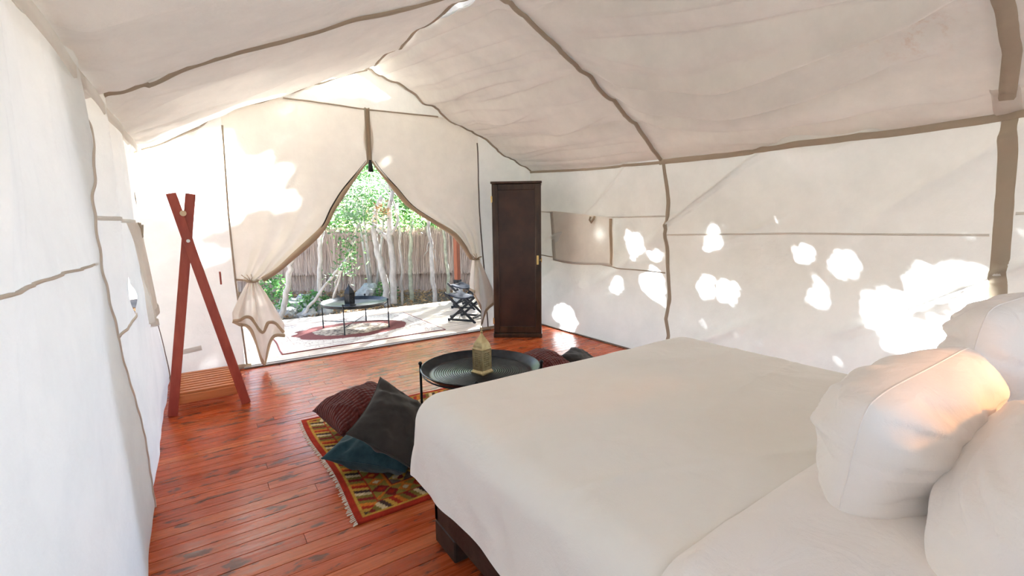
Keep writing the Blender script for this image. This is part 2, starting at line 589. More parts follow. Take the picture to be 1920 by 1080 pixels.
def multisheet(name, parts, mat, parent=None):
    """several grids joined into one mesh"""
    Vs = []; Fs = []; k = 0
    for P, us, vs in parts:
        U, W = np.meshgrid(us, vs, indexing='ij')
        X, Y, Z = P(U, W)
        V = np.stack([X, Y, Z], -1).reshape(-1, 3)
        Vs.append(V); Fs.append(gridfaces(len(us), len(vs), k)); k += len(V)
    return meshnp(name, np.concatenate(Vs), np.concatenate(Fs), mat, parent)


def ribbon_on(name, P, path, width, mat, parent, inward, off=0.006, n=60, wob=0.0, seed=3):
    """a strap or seam lying on the surface P along a path of its (u, v)"""
    path = np.asarray(path, float)
    t = np.linspace(0, 1, len(path)); tt = np.linspace(0, 1, n)
    U = np.interp(tt, t, path[:, 0]); W = np.interp(tt, t, path[:, 1])
    e = 0.02
    p = np.stack(P(U, W), -1)
    nrm = np.cross(np.stack(P(U + e, W), -1) - np.stack(P(U - e, W), -1), np.stack(P(U, W + e), -1) - np.stack(P(U, W - e), -1))
    nrm /= np.linalg.norm(nrm, axis=1, keepdims=True) + 1e-9
    sg = np.sign((nrm * np.asarray(inward)).sum(1, keepdims=True)); nrm *= sg
    tg = np.gradient(p, axis=0); tg /= np.linalg.norm(tg, axis=1, keepdims=True)
    sd = np.cross(nrm, tg); sd /= np.linalg.norm(sd, axis=1, keepdims=True)
    w = width / 2 * (1 + wob * vnoise(tt * 23, tt * 0, seed))[:, None]
    c = p + nrm * off
    V = np.stack([c - sd * w - nrm * off * 0.7, c - sd * w * 0.8 + nrm * 0.002, c + sd * w * 0.8 + nrm * 0.002, c + sd * w - nrm * off * 0.7], 1).reshape(-1, 3)
    F = gridfaces(n, 4)
    return meshnp(name, V, F, mat, parent)


def leafcloud(name, C, size, mat, parent=None, seed=0, up=0.3):
    """leaves: a folded diamond of two triangles each at the points C"""
    g = np.random.default_rng(seed)
    n = len(C)
    a = g.normal(size=(n, 3)); a[:, 2] *= 0.6; a /= np.linalg.norm(a, axis=1, keepdims=True)
    b = g.normal(size=(n, 3)); b -= a * (a * b).sum(1, keepdims=True); b /= np.linalg.norm(b, axis=1, keepdims=True)
    L = size * g.uniform(0.6, 1.3, (n, 1)); w = L * g.uniform(0.28, 0.42, (n, 1))
    nn = np.cross(a, b)
    V = np.stack([C - a * L * 0.5, C + b * w * 0.5 + nn * w * 0.15, C + a * L * 0.5, C - b * w * 0.5 + nn * w * 0.15], 1).reshape(-1, 3)
    k = np.arange(n)[:, None] * 4
    F = np.concatenate([k + 0, k + 1, k + 2, k + 3], 1)
    o = meshnp(name, V, F, mat, parent, smooth=False)
    o['kind'] = 'stuff'
    return o


# ================================================================== THE TENT
XL, XR, YF, YB, XM = -0.35, 4.07, 5.55, -1.7, 1.8


def eaveL(y): return interp(y, [-1.7, 1.9, 3.3, 5.6], [2.10, 2.10, 2.12, 2.17])
def eaveR(y): return interp(y, [-1.7, 0.77, 2.0, 3.3, 5.7], [2.09, 2.09, 2.06, 2.08, 2.18])
def ridgeZ(y): return interp(y, [-1.7, 1.5, 3.14, 5.5], [3.06, 3.0, 3.06, 3.20])


def LW(y, z):
    """left wall canvas: gathers hang from the eave and die out below"""
    h = np.clip(z / 2.1, 0, 1.05)
    x = -0.285 - 0.055 * h - 0.02 * np.sin(h * 3.1) * np.sin(y * 1.2 + 0.5)
    g = sstep(0.25, 1.0, h)
    x = x + 0.040 * g * ridge(y * 3.6 + (1 - h) * 0.9, h * 1.1, 5) + 0.012 * g * vnoise(y * 11, h * 1.5, 8)
    x = x + 0.032 * g * crest(y * 2.6 + (1 - h) * 1.1, h * 0.9, 6) + 0.012 * g * crest(y * 6.0 + (1 - h) * 1.0, h * 1.2, 7)
    x = x + 0.015 * fbm(y * 1.3 + h, h * 2.2, 9) * (1 - 0.3 * g)
    return x, y, z


def RW(y, z):
    """right wall canvas: hangs slack between its straps, long diagonal folds"""
    h = np.clip(z / 2.1, 0, 1.05)
    bay = np.where(y > 3.2, (y - 3.2) / 2.4, (y - 0.76) / 2.44)
    bay = np.where(y < 0.76, (y + 1.7) / 2.46, bay)
    bel = np.sin(np.clip(bay, 0, 1) * math.pi)
    x = 4.125 - 0.06 * h + 0.07 * np.sin(h * math.pi) * bel
    d = y * 0.55 + z * 0.83 * 1.0
    e = -y * 0.83 + z * 0.55
    low = sstep(1.3, 0.4, z)
    x = x + 0.06 * low * ridge(d * 2.4 + 3.0, e * 0.6, 21) + 0.018 * low * vnoise(d * 4.8, e * 0.8, 22)
    up = sstep(0.9, 1.7, z)
    x = x + 0.06 * up * vnoise(d * 2.0 + 7, e * 0.8, 24) + 0.014 * up * vnoise((y * 0.8 - z * 0.6) * 4.0, e * 1.2, 25)
    x = x - 0.055 * crest(d * 1.9 + 1.0, e * 0.40, 27, 0.14) * sstep(1.6, 1.2, z) - 0.045 * up * crest(d * 2.2, e * 0.7, 28, 0.12)
    x = x + 0.015 * fbm(y * 1.6, z * 1.6, 26)
    return x, y, z


def LR(y, s):
    """left roof slope from eave (s=0) to ridge (s=1)"""
    x = XL + (XM - XL) * s
    z = eaveL(y) * (1 - s) + ridgeZ(y) * s
    bay = np.clip((y - 3.3) / 2.25, 0, 1)
    sag = np.where(y > 3.3, np.sin(bay * math.pi), np.sin(np.clip((3.3 - y) / 2.6, 0, 1) * math.pi))
    kink = np.exp(-((y - 3.32) / 0.35) ** 2)
    z = z + 0.06 * np.sin(s * math.pi) * (0.4 + kink * 0.5) - 0.05 * np.sin(s * math.pi) * sag
    z = z + 0.030 * (1 - sstep(0.0, 0.6, s)) * ridge(y * 3.0 + s * 1.2, s * 1.5, 31)
    z0 = z.copy()
    z = z - 0.018 * crest(y * 1.6 + s * 2.4, s * 0.8, 36, 0.14) * (0.4 + 0.6 * sstep(2.8, 3.4, y)) - 0.012 * crest(y * 4.5 + s * 1.5, s * 1.1, 37) * (1 - sstep(0.1, 0.7, s))
    z = z + 0.03 * fbm(y * 1.1, s * 2.6, 33) + 0.016 * vnoise(y * 4.2 + s * 5.0, s * 1.2, 35)
    z = z0 + (z - z0) * 1.5 * sstep(0.0, 0.08, s)
    return x, y, z


def RR(y, s):
    """right roof slope: folds sweep along the slope between the straps"""
    x = XR + (XM - XR) * s
    z = eaveR(y) * (1 - s) + ridgeZ(y) * s
    kink = np.exp(-((y - 3.25) / 0.35) ** 2)
    sag = np.where(y > 3.25, np.sin(np.clip((y - 3.25) / 2.3, 0, 1) * math.pi), np.sin(np.clip((3.25 - y) / 2.5, 0, 1) * math.pi))
    z = z + 0.10 * np.sin(s * math.pi) * (0.35 + 0.65 * kink) - 0.05 * np.sin(s * math.pi) * sag
    q = s * 2.5 - 0.16 * (y - 0.8) ** 1.0 + 0.10 * np.sin(y * 1.3)
    far = sstep(3.1, 3.4, y)
    taut = 1 - 0.85 * np.exp(-((y - 3.25 + 0.38 * s) / 0.24) ** 2) - 0.6 * np.exp(-((y - 0.73) / 0.2) ** 2) - 0.6 * np.exp(-((y - 5.6) / 0.22) ** 2)
    z0 = z.copy()
    z = z + 0.055 * (1 - 0.4 * far) * ridge(q * 2.8, y * 0.40, 41) + 0.026 * ridge(q * 6.5, y * 0.5, 43)
    z = z - 0.045 * crest(q * 1.9 + 0.3, y * 0.36, 46, 0.16) - 0.026 * crest(q * 4.2, y * 0.6, 47, 0.16) * (1 - 0.4 * s)
    taut = taut * sstep(0.0, 0.10, s)
    z = z0 + (z - z0) * taut * 1.35 * (1.65 - 0.65 * far) + 0.015 * fbm(y * 1.2, s * 3.0, 45)
    return x, y, z


def roofline(x):
    """underside of the roof where it meets the front gable"""
    x = np.asarray(x, float)
    zl = LR(np.full_like(x, YF), (x - XL) / (XM - XL))[2]
    zr = RR(np.full_like(x, YF), (x - XR) / (XM - XR))[2]
    return np.where(x < XM, zl, zr)


def FW(x, z):
    """front wall canvas"""
    y = YF + 0.02 * fbm(x * 1.5, z * 1.3, 51) + 0.012 * ridge(x * 3.0 + z * 0.3, z * 0.6, 53) * sstep(2.6, 1.0, z) + 0.006 * vnoise(x * 7 + z * 1.4, z * 0.8, 55)
    return x, y, z


def lin(a, b, n): return np.linspace(a, b, n)


# ---- left wall: a near sheet whose scalloped edge laps over the window panel


def near_edge(z): return interp(z, [0.0, 0.28, 0.7, 1.05, 1.22, 1.4, 1.69, 2.05, 2.25], [3.05, 2.98, 2.76, 2.52, 2.42, 2.38, 2.44, 2.66, 2.74])


def near_sheet(a, z):
    y = 0.7 + (near_edge(z) + 0.008 * np.sin(z * 46) - 0.7) * a
    x, _, _ = LW(y, z)
    return x + 0.010 * sstep(0.8, 1.0, a), y, z


wl = multisheet('wall_left', [(LW, lin(YB, 0.7, 50), lin(-0.02, 2.22, 90)), (near_sheet, lin(0, 1, 260), lin(-0.02, 2.22, 110))], M['canvas'])
wl['kind'] = 'structure'


def far_panel_x(y, z):
    x = LW(y, z)[0] - 0.045 * sstep(3.4, 2.4, y) - 0.012
    return x - 0.055 * sstep(3.5, 5.5, y) * sstep(0, 1.8, z)


def slit(z):
    """half-open window between the two drapes on the left wall: its two edges"""
    l = interp(z, [0.0, 0.98, 1.02, 1.17, 1.25, 1.34, 1.42, 1.50, 2.3], [3.42, 3.42, 3.34, 3.26, 3.33, 3.27, 3.25, 3.42, 3.42])
    r = interp(z, [0.0, 0.97, 1.03, 1.2, 1.4, 1.50, 2.3], [3.42, 3.42, 3.60, 3.52, 3.46, 3.42, 3.42])
    return l, np.maximum(l, r)


def fp_a(a, z):
    l, r = slit(z)
    y = 2.335 + (l - 2.335) * a
    return far_panel_x(y, z), y, z


def fp_b(a, z):
    l, r = slit(z)
    y = r + (YF + 0.02 - r) * a
    return far_panel_x(y, z), y, z


multisheet('window_panel', [(fp_a, lin(0, 1, 50), lin(-0.02, 2.24, 130)), (fp_b, lin(0, 1, 90), lin(-0.02, 2.24, 130))], M['canvas'], wl)


def flap_s(a, b):
    """rolled flap hanging beside the window"""
    y = 3.62 + 0.95 * a + 0.02 * np.sin(b * 9)
    z = 1.515 - b * (0.60 + 0.10 * np.sin(a * 3.0) - 0.03 * a)
    x = far_panel_x(y, z) + 0.02 + 0.022 * np.sin(a * 16 + b * 1.5) + 0.03 * b
    return x, y, z


sheet('window_flap', flap_s, lin(0, 1, 70), lin(0, 1, 40), M['canvas_curtain'], wl)
ribbon_on('flap_hem', flap_s, [(0.02, 0.99), (0.98, 0.99)], 0.05, M['strap_pale'], wl, (1, 0, 0), n=40)
ribbon_on('window_seam', lambda y, z: (far_panel_x(y, z), y, z), [(2.45, 1.545), (3.4, 1.53), (5.5, 1.50)], 0.022, M['strap_pale'], wl, (1, 0, 0), n=80)
ribbon_on('lower_seam', lambda y, z: (far_panel_x(y, z), y, z), [(2.55, 0.93), (3.0, 0.97), (3.42, 1.0)], 0.014, M['seam_soft'], wl, (1, 0, 0), n=30)
for k in range(4):
    y0 = 3.72 + 0.27 * k
    b = B()
    pts = [(far_panel_x(np.array(y0 + 0.05 * i), np.array(1.5))+ 0.045, y0 + 0.04 * i, 1.515 - 0.10 * math.sin(i * 0.75) * (1 + 0.3 * (k % 2))) for i in range(5)]
    b.tube([(float(p[0]), p[1], p[2]) for p in pts], 0.005, 6)
    b.build('tie_cord', M['seam'], wl, smooth=True)
ribbon_on('panel_seam', LW, [(YB + 0.1, 1.37), (1.37, 1.365), (2.36, 1.36)], 0.009, M['seam_soft'], wl, (1, 0, 0), n=90)
ribbon_on('overlap_hem', near_sheet, [(0.997, 0.0), (0.997, 2.05)], 0.010, M['seam_soft'], wl, (1, 0, 0), n=160, wob=0.3)
ribbon_on('eave_strap', lambda y, z: (XL + 0.05 + 0.004 * np.sin(y * 7), y, z), [(YB + 0.1, 2.085), (1.0, 2.075), (1.9, 2.07), (3.3, 2.08), (4.6, 2.12), (5.5, 2.15)], 0.062, M['strap_pale'], wl, (1, 0, -0.3), n=120, wob=0.04)
ribbon_on('corner_piping', lambda y, z: (far_panel_x(y, z) + 0.01, y, z), [(5.50, 0.0), (5.42, 0.45), (5.38, 1.0), (5.36, 1.74), (5.5, 2.12)], 0.022, M['dark_seam'], wl, (1, -0.3, 0), n=60)

# ---- right wall
wr = sheet('wall_right', RW, np.concatenate([lin(YB, 0.5, 50), lin(0.52, YF + 0.05, 400)]), lin(-0.02, 2.2, 150), M['canvas'])
wr['kind'] = 'structure'
IN = (-1, 0, 0)
ribbon_on('bay_strap', RW, [(3.26, 2.05), (3.2, 1.66), (3.19, 1.0), (3.19, 0.66), (3.23, 0.43), (3.17, 0.26), (3.2, 0.02)], 0.045, M['strap'], wr, IN, n=90, wob=0.12)
ribbon_on('post_strap', RW, [(0.77, 2.06), (0.75, 1.5), (0.73, 0.9), (0.74, 0.02)], 0.085, M['strap'], wr, IN, n=80, wob=0.04)
ribbon_on('middle_seam', RW, [(0.8, 1.37), (2.0, 1.36), (3.17, 1.33)], 0.016, M['strap_pale'], wr, IN, n=70)
ribbon_on('middle_seam', RW, [(3.22, 1.52), (4.2, 1.515), (5.5, 1.63)], 0.018, M['strap_pale'], wr, IN, n=70)
ribbon_on('middle_seam', RW, [(3.22, 0.93), (3.92, 0.93), (5.5, 1.02)], 0.014, M['seam'], wr, IN, n=70)
ribbon_on('middle_seam', RW, [(-1.5, 1.5), (0.7, 1.5)], 0.018, M['strap_pale'], wr, IN, n=50)
ribbon_on('eave_strap', lambda y, z: (RW(y, z)[0] - 0.02, y, z), [(YB + 0.1, 2.06), (0.77, 2.065), (1.46, 2.055), (2.6, 2.055), (3.3, 2.065)], 0.05, M['strap'], wr, (-1, 0, -0.3), n=120, wob=0.05)
ribbon_on('eave_strap', lambda y, z: (RW(y, z)[0] - 0.02, y, z), [(3.3, 2.065), (4.4, 2.10), (5.5, 2.16)], 0.03, M['strap'], wr, (-1, 0, -0.3), n=80, wob=0.05)


def flapR(a, b):
    y = 5.06 - 1.15 * a
    zt = 1.62 - 0.11 * a; zb = 0.95 - 0.02 * a - 0.02 * np.sin(a * 5)
    z = zt + (zb - zt) * b
    h = z / 2.1
    x = 4.125 - 0.06 * h + 0.07 * np.sin(h * math.pi) * np.sin((y - 3.2) / 2.4 * math.pi) - 0.075 - 0.012 * np.sin(b * 3) + 0.01 * vnoise(a * 5 + b * 2, b * 2 - a, 61) - 0.02 * sstep(0.9, 1.0, a)
    return x, y, z


sheet('window_flap', flapR, lin(0, 1, 60), lin(0, 1, 40), M['canvas_flap'], wr)
ribbon_on('flap_hem', flapR, [(0.03, 0.02), (0.03, 0.98)], 0.06, M['strap_pale'], wr, IN, n=24)
ribbon_on('flap_hem', flapR, [(0.96, 0.02), (0.96, 0.98)], 0.06, M['hem'], wr, IN, n=24)
ribbon_on('flap_hem', flapR, [(0.02, 0.97), (0.98, 0.97)], 0.03, M['strap_pale'], wr, IN, n=40)
b = B(); b.tube([(4.04, 4.22, 1.535), (4.03, 4.23, 1.50), (4.03, 4.27, 1.46), (4.03, 4.30, 1.49), (4.04, 4.29, 1.53)], 0.012, 8)
b.build('flap_loop', M['hem'], wr, smooth=True)

# ---- roof
cr = sheet('ceiling_right', RR, np.concatenate([lin(YB, 0.3, 50), lin(0.32, YF + 0.03, 330)]), lin(0, 1, 190), M['canvas_roof'])
cr['kind'] = 'structure'
cl = sheet('ceiling_left', LR, np.concatenate([lin(YB, 0.8, 50), lin(0.82, YF + 0.03, 300)]), lin(0, 1, 150), M['canvas_roof'])
cl['kind'] = 'structure'
DN = (0, 0, -1)
ribbon_on('rafter_strap', RR, [(3.28, 0.0), (3.25, 0.08), (3.14, 0.26), (3.09, 0.40), (3.03, 0.585), (2.98, 0.73), (2.90, 0.92), (2.88, 1.0)], 0.03, M['strap'], cr, DN, n=120, off=0.03)
ribbon_on('post_strap', RR, [(0.77, 0.06), (0.71, 0.2), (0.69, 0.32), (0.68, 1.0)], 0.075, M['strap'], cr, DN, n=90, off=0.03)
ribbon_on('strap_patch', RR, [(0.78, 0.0), (0.77, 0.10)], 0.12, M['strap_pale'], cr, DN, n=12, off=0.010)
ribbon_on('gable_piping', RR, [(YF - 0.03, 0.0), (YF - 0.03, 1.0)], 0.035, M['seam'], cr, DN, n=80, off=0.012)
ribbon_on('rafter_strap', LR, [(3.30, 0.01), (3.05, 0.07), (2.95, 0.118), (2.95, 0.238), (2.98, 0.37), (2.96, 0.525), (2.9, 0.7), (2.88, 1.0)], 0.022, M['strap'], cl, DN, n=120, off=0.022)
ribbon_on('gable_piping', LR, [(YF - 0.03, 0.0), (YF - 0.03, 1.0)], 0.035, M['seam'], cl, DN, n=80, off=0.012)
ribbon_on('ridge_seam', LR, [(YB + 0.1, 0.985), (YF - 0.05, 0.985)], 0.03, M['strap'], cl, DN, n=120, off=0.006)

# ---- back wall, behind the camera; opening added to let daylight onto the bed


def back_top(x): return np.where(x < XM, 2.10 + (x - XL) / (XM - XL) * 0.95, 2.09 + (x - XR) / (XM - XR) * 0.96)


def back_panel(x0, x1, z0):
    def P(a, v):
        x = x0 + (x1 - x0) * a
        zt = back_top(x)
        return x, YB + 0.02 * fbm(x * 1.5, v * 3, 71), z0 + v * (zt - z0)
    return P


wb = multisheet('wall_back', [(back_panel(XL, 0.0, 0.0), lin(0, 1, 12), lin(0, 1, 50)), (back_panel(2.0, XR + 0.05, 0.0), lin(0, 1, 60), lin(0, 1, 50)), (back_panel(0.0, 2.0, 2.05), lin(0, 1, 50), lin(0, 1, 20))], M['canvas'])
wb['kind'] = 'structure'

# ---- front wall: fixed side panels and the gable


def FWl(a, b):
    x = -0.36 + (0.36 + 0.36) * a
    return FW(x, -0.02 + (roofline(x) + 0.02) * b)


def FWr(a, b):
    x = 3.22 + (XR + 0.08 - 3.22) * a
    return FW(x, -0.02 + (np.maximum(roofline(x), 2.16) + 0.02) * b)


GZ = 2.77


def FWg(a, b):
    x = 0.80 + (2.78 - 0.80) * a
    zt = roofline(x) + 0.01
    zb = np.minimum(GZ - 0.02, zt)
    return FW(x, zb + (zt - zb) * b)


wf = multisheet('wall_front', [(FWl, lin(0, 1, 60), lin(0, 1, 120)), (FWr, lin(0, 1, 60), lin(0, 1, 120)), (FWg, lin(0, 1, 80), lin(0, 1, 24))], M['canvas_front'])
wf['kind'] = 'structure'
FI = (0, -1, 0)
ribbon_on('panel_seam', FW, [(0.36, 2.45), (0.34, 1.61), (0.345, 0.93), (0.38, 0.03)], 0.018, M['seam'], wf, FI, n=80)
ribbon_on('panel_seam', FW, [(3.21, 2.5), (3.23, 1.6), (3.26, 1.03), (3.32, 0.03)], 0.018, M['dark_seam'], wf, FI, n=80)
ribbon_on('gable_seam', FW, [(0.92, 2.775), (1.8, GZ - 0.01), (2.66, 2.77)], 0.014, M['seam'], wf, FI, n=60, off=0.012)
ribbon_on('canvas_patch', FW, [(-0.16, 0.265), (0.0, 0.285)], 0.05, M['strap_pale'], wf, FI, n=8, off=0.008)
ribbon_on('sod_hem', FW, [(-0.3, 0.02), (0.42, 0.02)], 0.05, M['hem'], wf, FI, n=20, off=0.012)
ribbon_on('sod_hem', FW, [(3.18, 0.02), (4.0, 0.02)], 0.05, M['hem'], wf, FI, n=20, off=0.012)

# ---- floor of separate boards
fl = B().box((1.9, (YB + YF + 0.05) / 2, -0.06), (4.6, YF - YB + 0.1, 0.04)).build('floor', M['subfloor'])
fl['kind'] = 'structure'
UNIT = bpy.data.meshes.new('board')
bb = B().box((0, 0, 0), (1, 1, 1), bev=0.02)
UNIT.from_pydata(bb.v, [], bb.f); UNIT.update(); UNIT.materials.append(M['floor'])


def boards(parent, mesh, x0, x1, y0, y1, w, zt, th, lens, gap=0.0025, name='plank'):
    y = y0; n = 0
    while y < y1 - 0.01:
        ww = min(w, y1 - y)
        x = x0
        first = True
        while x < x1 - 0.02:
            L = random.uniform(*lens) * (random.uniform(0.35, 1.0) if first else 1.0)
            first = False
            if x1 - (x + L) < 0.5: L = x1 - x
            o = bpy.data.objects.new(name, mesh)
            COL.objects.link(o)
            o.parent = parent
            o.location = (x + L / 2, y + ww / 2, zt - th / 2 - random.uniform(0, 0.0012))
            o.scale = (L - gap, ww - gap, th)
            x += L; n += 1
        y += w
    return n


boards(fl, UNIT, XL - 0.02, XR + 0.06, YB, YF + 0.02, 0.088, 0.0, 0.03, (1.5, 2.6))

tr = B()
tr.box((1.85, YF + 0.015, 0.006), (3.0, 0.05, 0.012), bev=0.003)
tr = tr.build('trim_1', M['strap_pale']); tr['kind'] = 'structure'
for dy in (-0.022, 0.05):
    B().box((1.85, YF + dy, 0.008), (3.0, 0.014, 0.016), bev=0.003).build('zip_tape', M['dark_seam'], tr)
bs = B().box((4.10, (YB + YF) / 2, 0.008), (0.02, YF - YB, 0.016), bev=0.003).build('gap_strip_right', M['dark_seam'])  # dark strip standing in for the dark gap along the wall foot
bs['kind'] = 'structure'

# ================================================================== DOOR CURTAINS


def xeL(z): return interp(z, [0.9, 0.94, 1.15, 1.43, 1.68, 1.9, 2.1, 2.2, 2.9], [0.52, 0.60, 0.89, 1.20, 1.36, 1.51, 1.69, 1.775, 1.775])
def xeR(z): return interp(z, [0.98, 1.02, 1.18, 1.33, 1.5, 1.66, 1.9, 2.1, 2.2, 2.9], [3.06, 3.02, 2.93, 2.80, 2.52, 2.27, 2.04, 1.87, 1.80, 1.80])


def curtain(side):
    Lf = side == 'left'
    xs = 0.355 if Lf else 3.225
    xe = xeL if Lf else xeR
    xtop = 1.787
    ztie = 0.92 if Lf else 1.00
    xt = 0.49 if Lf else 3.10
    root = thing('door_curtain', ('cream canvas door curtain tied back on the left, near the red coat rack' if Lf else
                                  'cream canvas door curtain tied back on the right, beside the dark wardrobe'), 'curtain', (xt, YF, 0.0))

    def upper(a, b):
        x_t = xs + (xtop - xs) * a
        top = np.minimum(GZ, roofline(x_t))
        z = ztie + (top - ztie) * b
        x = xs + (xe(z) - xs) * a
        y = FW(x, z)[1] - 0.004
        g = (1 - b) ** 2.2
        y = y - 0.05 * g * a - 0.028 * g * np.sin(a * 21) * sstep(0.05, 0.3, a)
        y = y + 0.012 * np.sin(a * 26 + b * 2) * (1 - b) * b * 2 * sstep(0.2, 0.8, a)
        return x, y, z

    sheet('panel', upper, lin(0, 1, 110), lin(0, 1, 120), M['canvas_curtain'], root)
    # rolled hem along the opening, with the black zip behind it
    zs = lin(ztie + 0.01, 2.19, 34)
    c = B(); zp = B()
    for k, (bld, r0, dy, dx) in enumerate(((c, 0.030, -0.025, 0.0), (zp, 0.008, -0.040, -0.030 if Lf else 0.030))):
        pts = []; rs = []
        for z in zs:
            x = float(xe(z)) + dx * float(sstep(1.2, 1.6, z))
            b_ = (z - ztie) / (2.77 - ztie)
            y = YF + dy - 0.07 * (1 - b_) ** 2.2
            pts.append((x + 0.004 * math.sin(z * 14), y, z))
            f = 0.35 + 0.65 * float(sstep(2.2, 1.75, z))
            rs.append(r0 * f * (1 + 0.15 * math.sin(z * 11)))
        bld.tube(pts, rs, 10)
    c.build('rolled_hem', M['hem'], root, smooth=True)
    zp.build('zip_tape', M['zip'], root, smooth=True)

    # the tail below the tie
    if Lf:
        wa, wb_, lo, ce = 0.17, 0.22, 0.88, 0.22
    else:
        wa, wb_, lo, ce = 0.055, 0.22, 0.90, 0.45

    def tail(a, r):
        w = np.where(a < 0, wa, wb_)
        neck = 0.035
        grow = np.clip(r * 1.3, 0, 1) ** 0.85
        side_d = 0.40 + 0.10 * (a + 1)
        drop = side_d + (lo - side_d) * np.exp(-((a - ce) / 0.34) ** 2)
        x = xt + a * (neck + w * grow) * (1 - 0.35 * sstep(0.75, 1.0, r) * np.exp(-((a - ce) / 0.5) ** 2))
        z = ztie - r * drop
        y = YF - 0.075 - 0.03 * np.sin(a * 7.5 + 0.6) * (0.4 + r) - 0.018 * np.sin(a * 15) * (1 - r * 0.4) - 0.02 * r
        return x, y, z

    sheet('tail', tail, lin(-1, 1, 70), lin(0, 1, 60), M['canvas_curtain'], root)
    ribbon_on('tail_hem', tail, [(-1, 0.985), (1, 0.985)], 0.035, M['hem'], root, FI, n=80, off=0.005)
    if Lf:
        ribbon_on('tail_band', tail, [(-0.96, 0.96), (-0.5, 0.80), (0.0, 0.60), (0.5, 0.62), (0.97, 0.93)], 0.032, M['hem'], root, FI, n=60, off=0.008)
    # tie round the gather, run back to the seam
    t = B()
    t.tube([(xt + 0.055 * math.cos(q), YF - 0.06 + 0.055 * math.sin(q), ztie + 0.006 * math.sin(q)) for q in lin(0, 2 * math.pi, 16)], 0.009, 6)
    t.tube([(xs, YF - 0.02, ztie + 0.02), ((xs + xt) / 2, YF - 0.05, ztie + 0.012), (xt, YF - 0.115, ztie)], 0.010, 6)
    for q in (-0.03, 0.0, 0.025):
        t.tube([(xt - 0.02, YF - 0.12, ztie), (xt - 0.03 + q, YF - 0.13, ztie + 0.04), (xt - 0.05 + q * 1.6, YF - 0.12, ztie + 0.075)], 0.004, 5)
    t.build('tie', M['hem'], root, smooth=True)
    return root


curtain('left')
curtain('right')
ribbon_on('zip_placket', FW, [(1.785, 2.77), (1.785, 2.18)], 0.055, M['hem'], wf, FI, n=24, off=0.022)
for dx in (-0.022, 0.022):
    ribbon_on('placket_edge', FW, [(1.785 + dx, 2.775), (1.785 + dx, 2.16)], 0.012, M['strap'], wf, FI, n=24, off=0.030)
b = B(); b.tube([(1.787, YF - 0.02, 2.20), (1.787, YF - 0.02, 2.12), (1.787, YF - 0.02, 2.07)], [0.014, 0.026, 0.034], 10)
b.build('zip_gusset', M['zip'], wf, smooth=True)

# ================================================================== WARDROBE
ang = math.atan2(4.75 - 5.12, 3.64 - 3.15)
wx = Vector((math.cos(ang), math.sin(ang), 0)); wy = Vector((-math.sin(ang), math.cos(ang), 0)); up = Vector((0, 0, 1))
WR = Matrix((wx, wy, up)).transposed()
w0 = Vector((3.15, 5.12, 0))
WW, WD, WH = 0.614, 0.42, 1.975


def wp(x, y, z): return w0 + wx * x + wy * y + up * z


wd = thing('wardrobe', 'tall narrow dark-stained wooden wardrobe in the corner beside the tent opening', 'wardrobe', w0 + wx * WW / 2 + wy * WD / 2)
b = B()
b.box(wp(0.012, WD / 2 + 0.02, WH / 2), (0.024, WD - 0.03, WH - 0.06), WR, 0.003)
b.box(wp(WW - 0.012, WD / 2 + 0.02, WH / 2), (0.024, WD - 0.03, WH - 0.06), WR, 0.003)
b.box(wp(WW / 2, WD - 0.008, WH / 2), (WW - 0.03, 0.014, WH - 0.06), WR)
b.box(wp(WW / 2, WD / 2, 0.07), (WW, WD - 0.03, 0.02), WR)
b.box(wp(WW / 2, WD / 2, 1.0), (WW - 0.05, WD - 0.06, 0.02), WR)
b.build('body', M['dark_wood'], wd)
B().box(wp(WW / 2, WD / 2 - 0.004, WH - 0.014), (WW + 0.02, WD + 0.03, 0.028), WR, 0.005).build('top', M['dark_wood'], wd)
B().box(wp(WW / 2, WD / 2, 0.028), (WW + 0.012, WD + 0.016, 0.056), WR, 0.006).build('plinth', M['dark_wood'], wd)
dr = B()
dz0, dz1 = 0.062, WH - 0.032
dr.box(wp(0.040, 0.010, (dz0 + dz1) / 2), (0.074, 0.026, dz1 - dz0), WR, 0.004)
dr.box(wp(WW - 0.040, 0.010, (dz0 + dz1) / 2), (0.074, 0.026, dz1 - dz0), WR, 0.004)
dr.box(wp(WW / 2, 0.010, dz1 - 0.037), (WW - 0.155, 0.026, 0.074), WR, 0.004)
dr.box(wp(WW / 2, 0.010, dz0 + 0.042), (WW - 0.155, 0.026, 0.084), WR, 0.004)
door = dr.build('door', M['dark_wood'], wd)
B().box(wp(WW / 2, 0.016, (dz0 + dz1) / 2), (WW - 0.15, 0.010, dz1 - dz0 - 0.14), WR).build('panel', M['dark_panel'], door)
for z in (0.22, 1.76):
    h = B()
    h.box(wp(0.003, -0.004, z), (0.014, 0.004, 0.075), WR)
    h.tube([wp(-0.003, -0.006, z - 0.04), wp(-0.003, -0.006, z + 0.04)], 0.006, 8)
    h.build('hinge', M['brass'], door)
k = B()
k.box(wp(WW - 0.045, -0.006, 1.0), (0.026, 0.006, 0.115), WR, 0.002)
k.tube([wp(WW - 0.045, -0.008, 1.0), wp(WW - 0.045, -0.024, 1.0), wp(WW - 0.045, -0.034, 1.0)], [0.006, 0.006, 0.013], 10)
k.build('latch_plate', M['brass'], door)
k = B(); k.box(wp(WW + 0.003, 0.006, 1.0), (0.008, 0.02, 0.055), WR, 0.002)
k.tube([wp(WW - 0.02, -0.012, 1.0), wp(WW + 0.004, -0.014, 1.0)], 0.005, 8)
k.build('latch_hook', M['brass'], wd)

